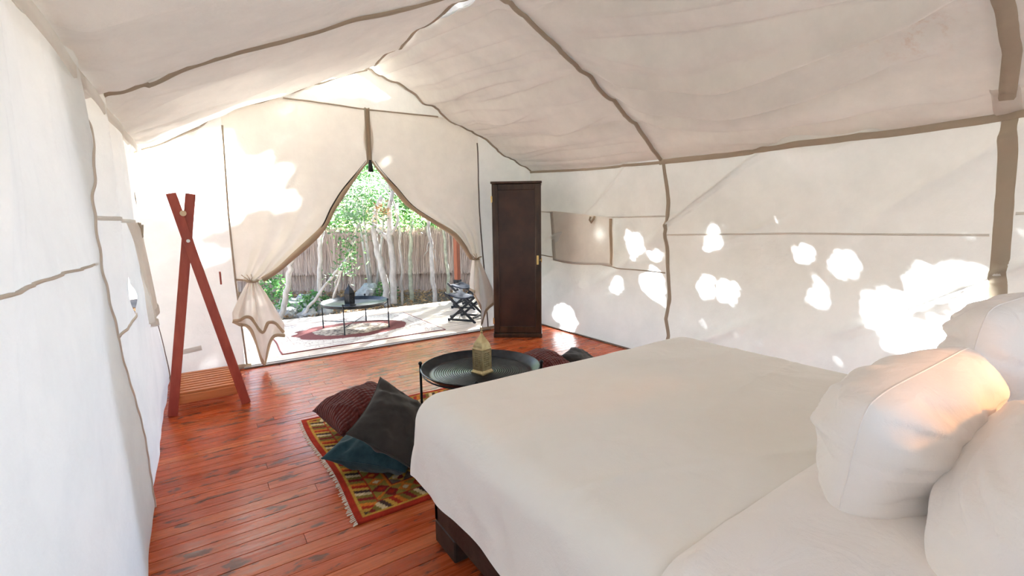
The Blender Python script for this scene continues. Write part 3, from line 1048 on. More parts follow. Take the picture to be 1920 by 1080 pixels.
# ================================================================== COAT RACK
rk = thing('coat_rack', 'red-brown wooden coat rack of crossed legs with slatted bottom shelf', 'coat rack', (0.02, 4.85, 0))
for yy in (4.47, 5.20):
    o = 0.0 if yy < 5 else 0.0
    B().beam((-0.088, yy - 0.016, 1.735), (0.272, yy - 0.016, 0.0), 0.068, 0.03, (0, 1, 0), 0.004).build('leg', M['red_wood'], rk)
    B().beam((0.036, yy + 0.016, 1.735), (-0.238, yy + 0.016, 0.0), 0.068, 0.03, (0, 1, 0), 0.004).build('leg', M['red_wood'], rk)
    b = B(); b.tube([(-0.012, yy - 0.036, 1.375), (-0.012, yy - 0.03, 1.375)], [0.012, 0.014], 12)
    b.build('bolt_cap', M['steel'], rk, smooth=False)
b = B(); b.tube([(-0.025, 4.40, 1.585), (-0.025, 5.28, 1.585)], 0.022, 12); b.build('hanging_rod', M['pale_wood'], rk, smooth=True, angle=0.6)
for yy in (4.51, 5.16):
    B().box((0.01, yy, 0.115), (0.42, 0.026, 0.07), bev=0.004).build('shelf_rail', M['orange_wood'], rk)
for k in range(9):
    y = 4.54 + k * 0.0725
    B().box((0.01, y, 0.158), (0.405 - 0.0, 0.046, 0.018), bev=0.003).build('slat', M['orange_wood'], rk)
b = B(); b.box((0.205, 5.205, 1.0), (0.014, 0.05, 0.12), bev=0.003); b.build('peg_block', M['red_wood'], rk)

# ================================================================== BED
bed = thing('bed', 'wide bed with a low scuffed black wooden base', 'bed', (1.7, 0.7, 0))
BX0, BX1, BY0, BY1 = 0.84, 2.56, -0.45, 1.93
fr = B()
fr.box((BX0 + 0.02, (BY0 + BY1) / 2, 0.29), (0.04, BY1 - BY0, 0.36), bev=0.006)
fr.box((BX1 - 0.02, (BY0 + BY1) / 2, 0.29), (0.04, BY1 - BY0, 0.36), bev=0.006)
fr.box(((BX0 + BX1) / 2, BY1 - 0.02, 0.29), (BX1 - BX0, 0.04, 0.36), bev=0.006)
fr.box(((BX0 + BX1) / 2, BY0 + 0.02, 0.29), (BX1 - BX0, 0.04, 0.36), bev=0.006)
fr.box(((BX0 + BX1) / 2, (BY0 + BY1) / 2, 0.42), (BX1 - BX0 - 0.06, BY1 - BY0 - 0.06, 0.03))
fr.build('frame', M['bed_wood'], bed)
for x in (BX0 + 0.055, BX1 - 0.055):
    for y in (BY0 + 0.1, BY1 - 0.1):
        B().box((x, y, 0.055), (0.11, 0.2, 0.11), bev=0.006).build('leg', M['bed_wood'], bed)
B().box(((BX0 + BX1) / 2, BY0 - 0.03, 0.55), (BX1 - BX0 + 0.06, 0.05, 1.1), bev=0.01).build('headboard', M['bed_wood'], bed)
B().box(((BX0 + BX1) / 2, (BY0 + BY1) / 2, 0.585), (BX1 - BX0 - 0.02, BY1 - BY0 - 0.02, 0.28), bev=0.05).build('mattress', M['mattress'], bed)


def drape(x0, x1, yfoot, yhead, zt, hangL, hangF, r, n=180, m=200, seed=80, flare=0.10, wr=1.0, dmax=0.44):
    """a cover lying flat and hanging over both sides and the foot"""
    def P(A, Bv):
        # A: unfolded x, Bv: unfolded y
        cx = np.clip(A, x0, x1); cy = np.minimum(Bv, yfoot)
        dx = A - cx; dy = Bv - cy
        d = (np.abs(dx) ** 3 + np.abs(dy) ** 3) ** (1 / 3) + 1e-9
        d2 = np.sqrt(dx * dx + dy * dy) + 1e-9
        ux = dx / d2; uy = dy / d2
        d = np.minimum(d, dmax)
        q = math.pi / 2 * 0.93
        arc = np.minimum(d, r * q)
        th = arc / r
        h = r * np.sin(th); dz = r * (1 - np.cos(th))
        rest = d - arc
        h = h + rest * flare; dz = dz + rest * 0.99
        X = cx + ux * h; Y = cy + uy * h; Z = zt - dz
        top = np.exp(-(d / 0.12) ** 2)
        mid = np.sin(np.clip((cx - x0) / (x1 - x0), 0, 1) * math.pi) * np.sin(np.clip((yfoot - cy) / 1.8, 0, 1) * math.pi)
        Z = Z + 0.025 * mid + wr * top * (0.004 * fbm(A * 2.0, Bv * 2.0, seed) + 0.0025 * ridge(A * 3 + Bv * 1.6, Bv * 3 - A, seed + 3) + 0.005 * crest(A * 1.3 + Bv * 2.6, Bv * 0.8 - A * 0.5, seed + 8, 0.10) + 0.004 * crest(A * 0.7 - Bv * 3.6, Bv * 0.6 + A * 0.8, seed + 9, 0.10))
        hang = sstep(0.1, 0.4, d)
        wv = hang * (0.012 * vnoise((A + Bv) * 3.4, d * 0.8, seed + 5) + 0.008 * vnoise((Bv - A) * 8.0, d, seed + 6))
        X = X + ux * wv; Y = Y + uy * wv
        return X, Y, Z
    return P


DP = drape(0.86, 2.52, 1.82, -0.3, 0.755, 0.36, 0.4, 0.13)
dv = sheet('duvet', DP, lin(0.86 - 0.42, 2.52 + 0.42, 200), lin(0.05, 1.82 + 0.42, 180), M['duvet'])
tag(dv, 'large plain off-white duvet spread over the bed, hanging over its dark base', 'duvet')


def fold_s(A, Bv):
    """the turned-down end of the cover: a second layer toward the pillows"""
    X, Y, Z = DP(A, Bv)
    e = sstep(0.60, 0.555, Bv)
    return X - 0.008 * (A < 0.84), Y, Z + 0.004 + 0.014 * e


ts = sheet('top_sheet', fold_s, lin(0.86 - 0.38, 2.52 + 0.38, 150), lin(-0.3, 0.595, 60), M['linen'])
tag(ts, 'white top sheet folded back across the bed in front of the pillows', 'sheet')


def pillow(name, label, cat, c, size, rot, mat, puff=1.0, pinch=0.07, seed=0, wr=0.02, group=None, n=56, power=0.5, ex=2.2, seam=0.004, rnd=0.0):
    w, h, t = size[0] / 2, size[1] / 2, size[2] / 2
    u = np.sin(lin(-1, 1, n) * math.pi / 2)
    U, W = np.meshgrid(u, u, indexing='ij')
    V = []; 
    for sg in (1, -1):
        prof = (np.clip(1 - np.abs(U) ** ex, 0, 1) * np.clip(1 - np.abs(W) ** ex, 0, 1)) ** power
        X = w * U * (1 - pinch * (1 - W * W) * np.abs(U)) * (1 - rnd * np.abs(W) ** 6)
        Y = h * W * (1 - pinch * (1 - U * U) * np.abs(W)) * (1 - rnd * np.abs(U) ** 6)
        edge = 1 - prof
        wv = wr * (fbm(U * 1.7 + sg * 3, W * 1.7, seed) * 0.6 + ridge(U * 2.2 + W * 1.3 + sg, W * 2 - U, seed + 4) * 0.4)
        rad = wr * 0.8 * vnoise(np.arctan2(W, U) * 6, sg * 1.0 + 0 * U, seed + 7) * np.clip(np.hypot(U, W) - 0.35, 0, 1)
        Z = sg * (t * prof * puff + (wv + rad) * np.clip(prof * 2, 0, 1))
        V.append(np.stack([X, Y, Z], -1).reshape(-1, 3))
    F1 = gridfaces(n, n); F2 = gridfaces(n, n, n * n)[:, ::-1]
    Vv = np.concatenate(V)
    Rm = np.array(rot)
    Vv = Vv @ Rm.T
    uv = np.stack([(U + 1) / 2 * size[0] / 0.5, (W + 1) / 2 * size[1] / 0.5], -1).reshape(-1, 2)
    o = meshnp(name, Vv, np.concatenate([F1, F2]), mat, uv=np.concatenate([uv, uv]))
    o.location = c
    bm = bmesh.new(); bm.from_mesh(o.data); bmesh.ops.remove_doubles(bm, verts=bm.verts, dist=0.0004)
    bm.to_mesh(o.data); bm.free()
    tag(o, label, cat, group)
    # welted seam round the edge
    k = lin(-1, 1, 20)
    ring = [(a, -1) for a in k] + [(1, a) for a in k[1:]] + [(a, 1) for a in k[::-1][1:]] + [(-1, a) for a in k[::-1][1:]]
    pts = []
    for a, b2 in ring:
        p = np.array([w * a * (1 - pinch * (1 - b2 * b2) * abs(a)) * (1 - rnd * abs(b2) ** 6), h * b2 * (1 - pinch * (1 - a * a) * abs(b2)) * (1 - rnd * abs(a) ** 6), 0.0])
        pts.append(Vector(Rm @ p))
    bb = B(); bb.tube(pts, seam, 5, cap=False)
    s = bb.build('edge_seam', mat, None, smooth=True)
    s.parent = o
    return o


def rotm(z=0, x=0, y=0):
    return Matrix.Rotation(z, 3, 'Z') @ Matrix.Rotation(x, 3, 'X') @ Matrix.Rotation(y, 3, 'Y')


rad = math.radians
pillow('pillow', 'plump white pillow standing on edge with a warm lamp glow across its upper side', 'pillow', (1.69, 0.435, 0.905), (0.90, 0.36, 0.31), rotm(rad(0), rad(97), 0), M['linen'], pinch=0.03, seed=101, wr=0.026, power=0.5, ex=2.6, seam=0.0022, n=90, rnd=0.10)
pillow('pillow', 'white pillow nearest the camera, lying behind the lamp-lit one at bottom right', 'pillow', (1.60, 0.115, 0.885), (0.92, 0.42, 0.38), rotm(rad(0), rad(128), 0), M['linen'], pinch=0.03, seed=131, wr=0.026, power=0.5, ex=2.6, seam=0.0022, n=90, rnd=0.10)
pillow('pillow', 'shaded white pillow at the far side, half hidden behind the lamp-lit one', 'pillow', (2.36, 0.40, 0.985), (0.66, 0.46, 0.28), rotm(rad(-2), rad(97), 0), M['linen'], pinch=0.03, seed=151, wr=0.026, power=0.5, ex=2.6, seam=0.0022, n=90, rnd=0.10)

# ================================================================== TRAY TABLES


def tray_table(label, loc, r, h, rot0, group=None):
    t = thing('tray_table', label, 'table', (0, 0, 0), group)
    prof = [(0.0, h - 0.045)]
    k = 0
    rr = 0.012
    while rr < r - 0.075:
        prof.append((rr, h - 0.045 + (0.0022 if k % 2 else 0.0)))
        rr += 0.008; k += 1
    prof += [(r - 0.07, h - 0.046), (r - 0.055, h - 0.042), (r - 0.02, h - 0.012), (r - 0.004, h), (r + 0.004, h - 0.002), (r + 0.002, h - 0.008),
             (r - 0.016, h - 0.020), (r - 0.055, h - 0.052), (r - 0.075, h - 0.056), (0.0, h - 0.056)]
    B().lathe(prof, seg=72).build('tray', M['tray'], t, smooth=True, angle=0.5)
    for i in range(4):
        a = rot0 + i * math.pi / 2
        x, y = (r - 0.005) * math.cos(a), (r - 0.005) * math.sin(a)
        x2, y2 = (r + 0.01) * math.cos(a), (r + 0.01) * math.sin(a)
        lg = B()
        lg.tube([(x2, y2, 0.0), (x2, y2, 0.01), (x2, y2, h + 0.008)], [0.013, 0.009, 0.009], 10)
        lo = lg.build('leg', M['black_metal'], t, smooth=True, angle=0.6)
        f = B(); f.tube([(x2, y2, h + 0.006), (x2, y2, h + 0.012), (x2, y2, h + 0.024), (x2, y2, h + 0.032)], [0.006, 0.014, 0.014, 0.006], 12)
        f.build('finial', M['black_metal'], lo, smooth=True)
    rg = B()
    pts = [(0.975 * r * math.cos(q), 0.975 * r * math.sin(q), h - 0.035) for q in lin(0, 2 * math.pi, 41)]
    rg.tube(pts, 0.006, 6, cap=False)
    for i in range(2):
        a = rot0 + i * math.pi / 2
        c_, s_ = math.cos(a) * (r + 0.01), math.sin(a) * (r + 0.01)
        rg.tube([(c_, s_, 0.10), (c_ * 0.3, s_ * 0.3, 0.085 + 0.01 * i), (-c_ * 0.3, -s_ * 0.3, 0.085 + 0.01 * i), (-c_, -s_, 0.10)], 0.005, 6)
    rg.build('stretcher', M['black_metal'], t, smooth=True)
    t.location = loc
    return t


tray_table('round black metal tray table at the foot of the bed holding the brass lantern', (1.67, 2.905, 0.012), 0.43, 0.45, rad(146))
tray_table('round metal tray table outside on the pale porch rug', (1.86, 6.78, 0.012), 0.46, 0.385, rad(-34 + 180))


def lantern(label, loc, rotz, mats, s=1.0):
    t = thing('lantern', label, 'lantern', (0, 0, 0))
    sd = 0.092 * s / math.sqrt(2) * 1.0            # half diagonal steps for four-sided lathes
    q4 = math.pi / 4

    def four(prof): return B().lathe(prof, seg=4, rot=q4)
    hw = 0.045 * s * math.sqrt(2)
    four([(0.0, 0.0), (0.080 * s, 0.0), (0.080 * s, 0.010 * s), (0.066 * s, 0.026 * s), (hw + 0.002, 0.032 * s), (0.0, 0.032 * s)]).build('base', mats, t)
    z0, z1 = 0.032 * s, 0.172 * s
    a_ = 0.045 * s
    for i in range(4):
        Rz = Matrix.Rotation(i * math.pi / 2, 3, 'Z')
        vs = []; fs = []
        nx, nz_ = 6, 9
        cw, ch = 2 * a_ / nx, (z1 - z0) / nz_
        for ix in range(nx):
            for iz in range(nz_):
                x0 = -a_ + ix * cw; zz = z0 + iz * ch
                k = len(vs)
                e = 0.36
                cx_, cz_ = x0 + cw / 2, zz + ch / 2
                solid = ix in (0, nx - 1) or iz in (0, nz_ - 1)
                co = [(x0, zz), (x0 + cw, zz), (x0 + cw, zz + ch), (x0, zz + ch)]
                if solid:
                    vs += [Rz @ Vector((p[0], -a_, p[1])) for p in co]
                    fs.append((k, k + 1, k + 2, k + 3))
                else:
                    di = [(cx_, zz + ch * (0.5 - e)), (cx_ + cw * e, cz_), (cx_, zz + ch * (0.5 + e)), (cx_ - cw * e, cz_)]
                    vs += [Rz @ Vector((p[0], -a_, p[1])) for p in co + di]
                    fs += [(k, k + 1, k + 4), (k + 1, k + 5, k + 4), (k + 1, k + 2, k + 5), (k + 2, k + 6, k + 5), (k + 2, k + 3, k + 6), (k + 3, k + 7, k + 6), (k + 3, k, k + 7), (k, k + 4, k + 7)]
        o = B().add(vs, fs).build('lattice_panel', mats, t)
        md = o.modifiers.new('thick', 'SOLIDIFY'); md.thickness = 0.0025; md.offset = -1
        c = Rz @ Vector((a_, -a_, 0))
        B().box((c.x, c.y, (z0 + z1) / 2), (0.007 * s, 0.007 * s, z1 - z0), bev=0.001).build('corner_post', mats, t)
    dome = [(hw + 0.004, 0.168 * s), (hw + 0.006, 0.178 * s), (hw * 0.98, 0.19 * s), (hw * 0.93, 0.205 * s), (hw * 0.78, 0.225 * s), (hw * 0.55, 0.245 * s), (hw * 0.34, 0.262 * s), (hw * 0.18, 0.278 * s), (hw * 0.12, 0.288 * s), (0, 0.29 * s)]
    four(dome).build('dome', mats, t)
    f = B(); f.tube([(0, 0, 0.286 * s), (0, 0, 0.294 * s), (0, 0, 0.302 * s), (0, 0, 0.308 * s)], [0.004, 0.008, 0.008, 0.003], 8)
    f.build('finial', mats, t, smooth=True)
    rg = B(); rg.tube([(0.019 * s * math.cos(q), 0.006 * s * math.cos(q), 0.325 * s + 0.019 * s * math.sin(q)) for q in lin(0, 2 * math.pi, 17)], 0.0022 * s, 6, cap=False)
    rg.build('ring', mats, t, smooth=True)
    t.location = loc
    t.rotation_euler = (0, 0, rotz)
    return t


lantern('pierced brass lantern with a ribbed dome standing on the black tray table', (1.655, 2.86, 0.421), rad(16), M['old_brass'], 1.0)
lantern('dark pierced metal lantern on the outdoor tray table', (1.76, 6.66, 0.355), rad(30), M['black_metal'], 1.0)

# ================================================================== RUGS


def rug(name, label, x0, x1, y0, y1, res, colfn, fringe, skew=None, thick=0.010):
    nu = int((x1 - x0) / res) + 1; nv = int((y1 - y0) / res) + 1
    us = lin(x0, x1, nu); vs = lin(y0, y1, nv)
    U, W = np.meshgrid(us, vs, indexing='ij')
    X = U + 0.012 * np.sin(W * 5.0) * (1 - sstep(x0, x0 + 0.2, U)); Y = W + 0.008 * np.sin(U * 6.0)
    if skew: X, Y = skew(X, Y)
    Z = thick + 0.0015 * vnoise(U * 9, W * 9, 3)
    V = np.stack([X, Y, Z], -1).reshape(-1, 3)
    c = colfn((U - x0), (x1 - U), (W - y0), (y1 - W), U, W).reshape(-1, 3)
    F = gridfaces(nu, nv)
    # turned-down edge
    def edge(idx):
        base = len(V2[0])
    idx = np.concatenate([np.arange(nu) * nv, (nu - 1) * nv + np.arange(nv), (np.arange(nu) * nv + nv - 1)[::-1], np.arange(nv)[::-1]])
    low = V[idx].copy(); low[:, 2] = 0.001
    k = len(V)
    n = len(idx)
    a = np.arange(n); b2 = (a + 1) % n
    Fe = np.stack([idx[a], k + a, k + b2, idx[b2]], 1)
    o = meshnp(name, np.concatenate([V, low]), np.concatenate([F, Fe]), M['rug'], col=np.concatenate([c, c[idx]]))
    tag(o, label, 'rug')
    if fringe:
        fb = B()
        n = int((y1 - y0) / 0.014)
        P = V.reshape(nu, nv, 3)
        for i in range(n):
            j = int(i / n * (nv - 1))
            p = P[0, j]
            L = random.uniform(0.016, 0.03); dy = random.uniform(-0.008, 0.008)
            fb.add([(p[0], p[1] - 0.005, 0.008), (p[0], p[1] + 0.005, 0.008), (p[0] - L, p[1] + dy + 0.004, 0.003), (p[0] - L, p[1] + dy - 0.004, 0.003)], [(0, 1, 2, 3)])
        f = fb.build('fringe', M['fringe'], o); f['kind'] = 'stuff'
    return o


RED = np.array((0.36, 0.03, 0.015)); ORG = np.array((0.56, 0.17, 0.025)); YEL = np.array((0.50, 0.28, 0.05)); OLV = np.array((0.20, 0.14, 0.03))
CRM = np.array((0.62, 0.48, 0.28)); DRK = np.array((0.06, 0.03, 0.025)); GRY = np.array((0.16, 0.13, 0.12)); MAR = np.array((0.20, 0.02, 0.018))


def kilim(a, a2, b, b2, U, W):
    d = np.minimum(np.minimum(a, a2), np.minimum(b, b2))
    along = np.where(np.minimum(a, a2) < np.minimum(b, b2), W, U)
    c = np.empty(U.shape + (3,)); c[:] = MAR

    def put(m, col): c[m] = col
    put(d < 0.035, RED)
    put((d >= 0.035) & (d < 0.05), YEL)
    # outer band of slanted bars
    m = (d >= 0.05) & (d < 0.13)
    ph = np.floor((along + (d - 0.09) * 0.35) / 0.028).astype(int)
    pal = np.array([OLV, CRM, DRK, YEL, RED, ORG, OLV, MAR])
    c[m] = pal[ph[m] % 8]
    put((d >= 0.13) & (d < 0.142), RED)
    # band of flowers
    m = (d >= 0.142) & (d < 0.235)
    c[m] = OLV * 1.25
    cell = np.floor(along / 0.085).astype(int); fx = along / 0.085 - cell - 0.5; fy = (d - 0.188) / 0.06
    rr = np.abs(fx) * 2 + np.abs(fy) * 1.1
    fpal = np.array([ORG, RED, CRM, ORG, MAR])
    mm = m & (rr < 1.0); c[mm] = fpal[cell[mm] % 5]
    mm = m & (rr < 0.45); c[mm] = fpal[(cell[mm] + 2) % 5]
    put((d >= 0.235) & (d < 0.25), ORG)
    put((d >= 0.25) & (d < 0.262), MAR)
    m = (d >= 0.262) & (d < 0.36)
    c[m] = np.array((0.15, 0.10, 0.07))
    cell = np.floor(along / 0.12).astype(int); fx = along / 0.12 - cell - 0.5; fy = (d - 0.311) / 0.05
    zig = np.abs(fy - (np.abs(fx) * 4 - 1) * 0.8)
    mm = m & (zig < 0.28); c[mm] = YEL
    mm = m & (np.hypot(fx * 3.2, fy) < 0.62); c[mm] = fpal[(cell[mm] * 2) % 5]
    put((d >= 0.36) & (d < 0.375), ORG)
    put((d >= 0.375) & (d < 0.39), MAR)
    m = (d >= 0.39) & (d < 0.44)
    c[m] = ORG * 0.8
    ck = (np.floor(along / 0.03) + np.floor(d / 0.017)) % 3
    mm = m & (ck == 0); c[mm] = OLV
    mm = m & (ck == 1); c[mm] = CRM * 0.8
    put((d >= 0.44) & (d < 0.455), RED)
    m = d >= 0.455
    q = np.abs(((U * 6) % 1) - 0.5) + np.abs(((W * 6) % 1) - 0.5)
    mm = m & (q < 0.3); c[mm] = ORG
    mm = m & (q < 0.14); c[mm] = GRY
    n = 0.82 + 0.30 * RNG.random(U.shape)
    n *= 1.0 + 0.22 * vnoise(U * 26, W * 26, 5)
    return np.clip(c * n[..., None], 0, 1)


def skew_in(X, Y): return X, Y + 0.0 * X


rug('floor_rug', 'red and orange patterned kilim rug on the floorboards at the foot of the bed', 0.58, 2.75, 2.26, 3.78, 0.0075, kilim, True)


def persian(a, a2, b, b2, U, W):
    d = np.minimum(np.minimum(a, a2), np.minimum(b, b2))
    c = np.empty(U.shape + (3,)); c[:] = (0.70, 0.64, 0.56)
    c[d < 0.022] = (0.20, 0.06, 0.06)
    c[(d > 0.17) & (d < 0.182)] = (0.34, 0.24, 0.22)
    c[(d > 0.055) & (d < 0.062)] = (0.42, 0.34, 0.30)
    m = (d > 0.065) & (d < 0.165)
    v = vnoise(U * 34, W * 34, 9)
    mm = m & (np.abs(v) < 0.13); c[mm] = (0.36, 0.28, 0.25)
    mm = (d > 0.19) & (np.abs(vnoise(U * 22, W * 22, 19)) < 0.10); c[mm] = (0.46, 0.36, 0.30)
    cx_, cy_ = 1.79, 6.72
    rr = np.hypot((U - cx_) / 0.78, (W - cy_) / 0.50) + 0.06 * vnoise(U * 8, W * 8, 4)
    mm = (rr < 1.0) & (rr > 0.66); c[mm] = (0.20, 0.075, 0.07)
    mm = (rr <= 0.66); c[mm] = (0.50, 0.42, 0.34)
    mm = (rr <= 0.66) & (vnoise(U * 30, W * 30, 29) > 0.25); c[mm] = (0.20, 0.16, 0.14)
    n = 0.9 + 0.18 * RNG.random(U.shape)
    return np.clip(c * n[..., None], 0, 1)


rug('porch_rug', 'pale cream rug with a maroon medallion on the porch deck', 0.77, 2.84, 5.90, 7.50, 0.012, persian, False)

# ================================================================== CUSHIONS
pillow('cushion', 'faded teal cotton cushion lying flat at the bottom of the heap', 'cushion', (0.90, 2.80, 0.125), (0.53, 0.53, 0.24), rotm(rad(-47), rad(2), rad(3)), M['teal'], seed=201, wr=0.02, pinch=0.09)
pillow('cushion', 'maroon waffle-knit cushion slumped at the back of the heap', 'cushion', (0.905, 3.31, 0.18), (0.50, 0.50, 0.29), rotm(rad(-71), rad(6), 0) @ Matrix.Rotation(rad(-11), 3, 'Z'), M['maroon'], seed=221, wr=0.018, pinch=0.07)
pillow('cushion', 'charcoal grey cotton cushion propped upright on top of the heap', 'cushion', (0.932, 2.56, 0.325), (0.50, 0.50, 0.17), rotm(rad(27), rad(40), 0) @ Matrix.Rotation(rad(-62), 3, 'Z'), M['charcoal'], seed=241, wr=0.024, pinch=0.10)
pillow('cushion', 'maroon knit cushion on the floor beyond the bed, right of the tray table', 'cushion', (2.66, 3.46, 0.14), (0.50, 0.46, 0.25), rotm(rad(15), rad(14), 0), M['maroon'], seed=261, wr=0.015)
pillow('cushion', 'charcoal cushion just showing behind the foot of the bed at its right end', 'cushion', (3.12, 3.42, 0.10), (0.38, 0.38, 0.16), rotm(rad(30), rad(24), 0), M['charcoal'], seed=281, wr=0.015)

# ================================================================== READING LAMP (out of frame; lights the pillows)
lp = thing('reading_lamp', 'brass reading lamp fixed to the headboard above the pillows', 'lamp', (2.25, -0.44, 1.08))
b = B(); b.tube([(2.25, -0.44, 1.08), (2.25, -0.44, 1.30), (2.20, -0.38, 1.38), (2.12, -0.28, 1.40)], 0.008, 8); b.build('arm', M['brass'], lp, smooth=True)
b = B(); b.lathe([(0.0, 0.0), (0.03, 0.0), (0.03, 0.02), (0.0, 0.02)], (2.25, -0.44, 1.08), 16); b.build('base', M['brass'], lp)
b = B()
aim = (Vector((1.68, 0.33, 0.97)) - Vector((2.12, -0.28, 1.40))).normalized()
p0 = Vector((2.12, -0.28, 1.40))
b.tube([p0, p0 + aim * 0.03, p0 + aim * 0.10], [0.02, 0.035, 0.06], 16, cap=False)
b.build('shade', M['brass'], lp, smooth=True)
ld = bpy.data.lights.new('reading_lamp_bulb', 'SPOT')
ld.energy = 9.0
ld.color = (1.0, 0.42, 0.13)
ld.spot_size = rad(54); ld.spot_blend = 0.6
ld.shadow_soft_size = 0.03
lo = bpy.data.objects.new('bulb', ld)
COL.objects.link(lo); lo.parent = lp
lo.location = (p0 + aim * 0.05) - lp.location
lo.rotation_mode = 'QUATERNION'
lo.rotation_quaternion = (-aim).to_track_quat('Z', 'Y')

# ================================================================== PORCH AND GARDEN
GZ0 = -0.25
dk = B().box((2.2, 6.83, -0.13), (7.0, 2.46, 0.18)).build('porch_deck', M['subfloor'])
dk['kind'] = 'structure'
UD = UNIT.copy(); UD.materials.clear(); UD.materials.append(M['deck'])
boards(dk, UD, -1.3, 5.7, YF + 0.06, 8.06, 0.115, 0.0, 0.03, (2.0, 3.4), gap=0.005)

gd = B()


def ground(x, y): return x, y, GZ0 - 0.02 + 0.04 * fbm(x * 0.7, y * 0.7, 301)


gs = sheet('ground', ground, lin(-16, 22, 90), lin(-12, 24, 90), M['soil'])
gs['kind'] = 'structure'

# stool(s)


def stool(label, loc, rz, group=None):
    t = thing('folding_stool', label, 'stool', (0, 0, 0), group)
    hs, ht, wdt = 0.235, 0.40, 0.40
    for yb in (-wdt / 2, wdt / 2):
        B().beam((hs, yb - 0.012, 0.0), (-hs - 0.05, yb - 0.012, ht + 0.04), 0.036, 0.02, (0, 1, 0)).build('leg', M['black_metal'], t)
        B().beam((-hs, yb + 0.012, 0.0), (hs, yb + 0.012, ht), 0.036, 0.02, (0, 1, 0)).build('leg', M['black_metal'], t)
        B().beam((-hs, yb, 0.03), (hs * 0.75, yb, 0.03), 0.03, 0.02, (0, 1, 0)).build('foot_rail', M['black_metal'], t)
    B().beam((-hs + 0.04, -wdt / 2, 0.075), (-hs + 0.04, wdt / 2, 0.075), 0.028, 0.02, (1, 0, 0)).build('stretcher', M['black_metal'], t)
    B().beam((hs - 0.04, -wdt / 2, 0.075), (hs - 0.04, wdt / 2, 0.075), 0.028, 0.02, (1, 0, 0)).build('stretcher', M['black_metal'], t)
    for sx in (-1, 1):
        B().beam((sx * (hs - 0.01), -wdt / 2 - 0.02, ht - 0.005), (sx * (hs - 0.01), wdt / 2 + 0.02, ht - 0.005), 0.03, 0.03, (1, 0, 0)).build('seat_rail', M['black_metal'], t)

    def sl_(a, b2):
        x = -hs + 2 * hs * a
        return x, (b2 - 0.5) * (wdt + 0.02), ht + 0.012 - 0.055 * np.sin(a * math.pi) + 0.008 * np.sin(b2 * 9 + a * 3)
    o = sheet('sling_seat', sl_, lin(0, 1, 24), lin(0, 1, 16), M['navy'], t)
    md = o.modifiers.new('thick', 'SOLIDIFY'); md.thickness = 0.012
    t.location = loc; t.rotation_euler = (0, 0, rz)
    return t


stool('black folding stool with a navy sling on the deck, partly behind the right curtain', (3.43, 6.33, 0.0), math.atan2(-0.832, 0.555))
stool('black folding stool further back on the porch deck near the red post', (3.95, 7.25, 0.0), math.atan2(-0.832, 0.555))

# porch post
pp = at(857, 500, 9.3); px_, py_ = pp.x, 7.93
px_ = pp.x * 7.93 / pp.y
pt = thing('porch_post', 'square red-brown wooden post on a dark metal shoe at the edge of the porch', 'post', (px_, py_, 0))
B().box((px_, py_, 1.62), (0.085, 0.085, 2.5), Matrix.Rotation(0.35, 3, 'Z'), 0.004).build('timber', M['post_wood'], pt)
B().box((px_, py_, 0.36), (0.11, 0.11, 0.10), Matrix.Rotation(0.35, 3, 'Z'), 0.004).build('shoe', M['black_metal'], pt)
B().box((px_, py_, 0.155), (0.14, 0.14, 0.31), Matrix.Rotation(0.35, 3, 'Z'), 0.01).build('pier', M['rock'], pt)

# thatch fence
FD = 12.0
fdir = Vector((0.549, 0.823, 0)).normalized(); ftan = Vector((fdir.y, -fdir.x, 0))
fence = thing('thatch_fence', 'brown thatch fence of vertical reeds in two tiers behind the trees', 'fence', tuple(fdir * FD + ftan * -3.2 + Vector((0, 0, GZ0))))


def reeds(name, s0, s1, z0, z1, d0, n, seed):
    g = np.random.default_rng(seed)
    s = g.uniform(s0, s1, n); d = FD + d0 + g.uniform(-0.06, 0.06, n)
    top = z1 + g.uniform(-0.10, 0.05, n); bot = z0 + g.uniform(-0.05, 0.05, n)
    ln = g.normal(0.03, 0.07, n); w = g.uniform(0.005, 0.012, n)
    f = np.array(fdir); t = np.array(ftan)
    base = np.outer(d, f) + np.outer(s, t)
    tw = g.normal(0, 0.5, (n, 1)) * f + t
    p0 = base.copy(); p0[:, 2] = bot
    p1 = base + np.outer(ln, t) + np.outer(g.normal(0, 0.03, n), f); p1[:, 2] = top
    V = np.stack([p0 - tw * w[:, None], p0 + tw * w[:, None], p1 + tw * w[:, None] * 0.5, p1 - tw * w[:, None] * 0.5], 1).reshape(-1, 3)
    k = np.arange(n)[:, None] * 4
    o = meshnp(name, V, np.concatenate([k, k + 1, k + 2, k + 3], 1), M['reed'], fence, smooth=False)
    o['kind'] = 'stuff'
    return o


reeds('lower_tier', -9, 4.5, GZ0, 0.34, -0.05, 16000, 401)
reeds('upper_tier', -9, 4.5, 0.24, 1.20, -0.14, 18000, 402)
reeds('top_fringe', -9, 4.5, 0.95, 1.34, 0.0, 4000, 403)
side_f = thing('thatch_fence', 'added brown thatch side fence, unseen, blocking low sky from the right tent wall', 'fence', (6.9, 2.0, GZ0))  # unseen fence added to hold low sky light off the right wall
B().box((6.95, 2.5, 0.1), (0.06, 10.0, 0.7)).build('backing', M['reed_back'], side_f)
g = np.random.default_rng(404)
n = 3000
yy = g.uniform(-2.5, 7.5, n); zt = g.uniform(0.35, 0.55, n); w = g.uniform(0.01, 0.02, n); xx = 6.88 + g.uniform(-0.04, 0.03, n)
V = np.stack([np.stack([xx, yy - w, np.full(n, GZ0)], 1), np.stack([xx, yy + w, np.full(n, GZ0)], 1), np.stack([xx, yy + w * 0.4, zt], 1), np.stack([xx, yy - w * 0.4, zt], 1)], 1).reshape(-1, 3)
k = np.arange(n)[:, None] * 4
o = meshnp('reeds', V, np.concatenate([k, k + 1, k + 2, k + 3], 1), M['reed'], side_f, smooth=False)
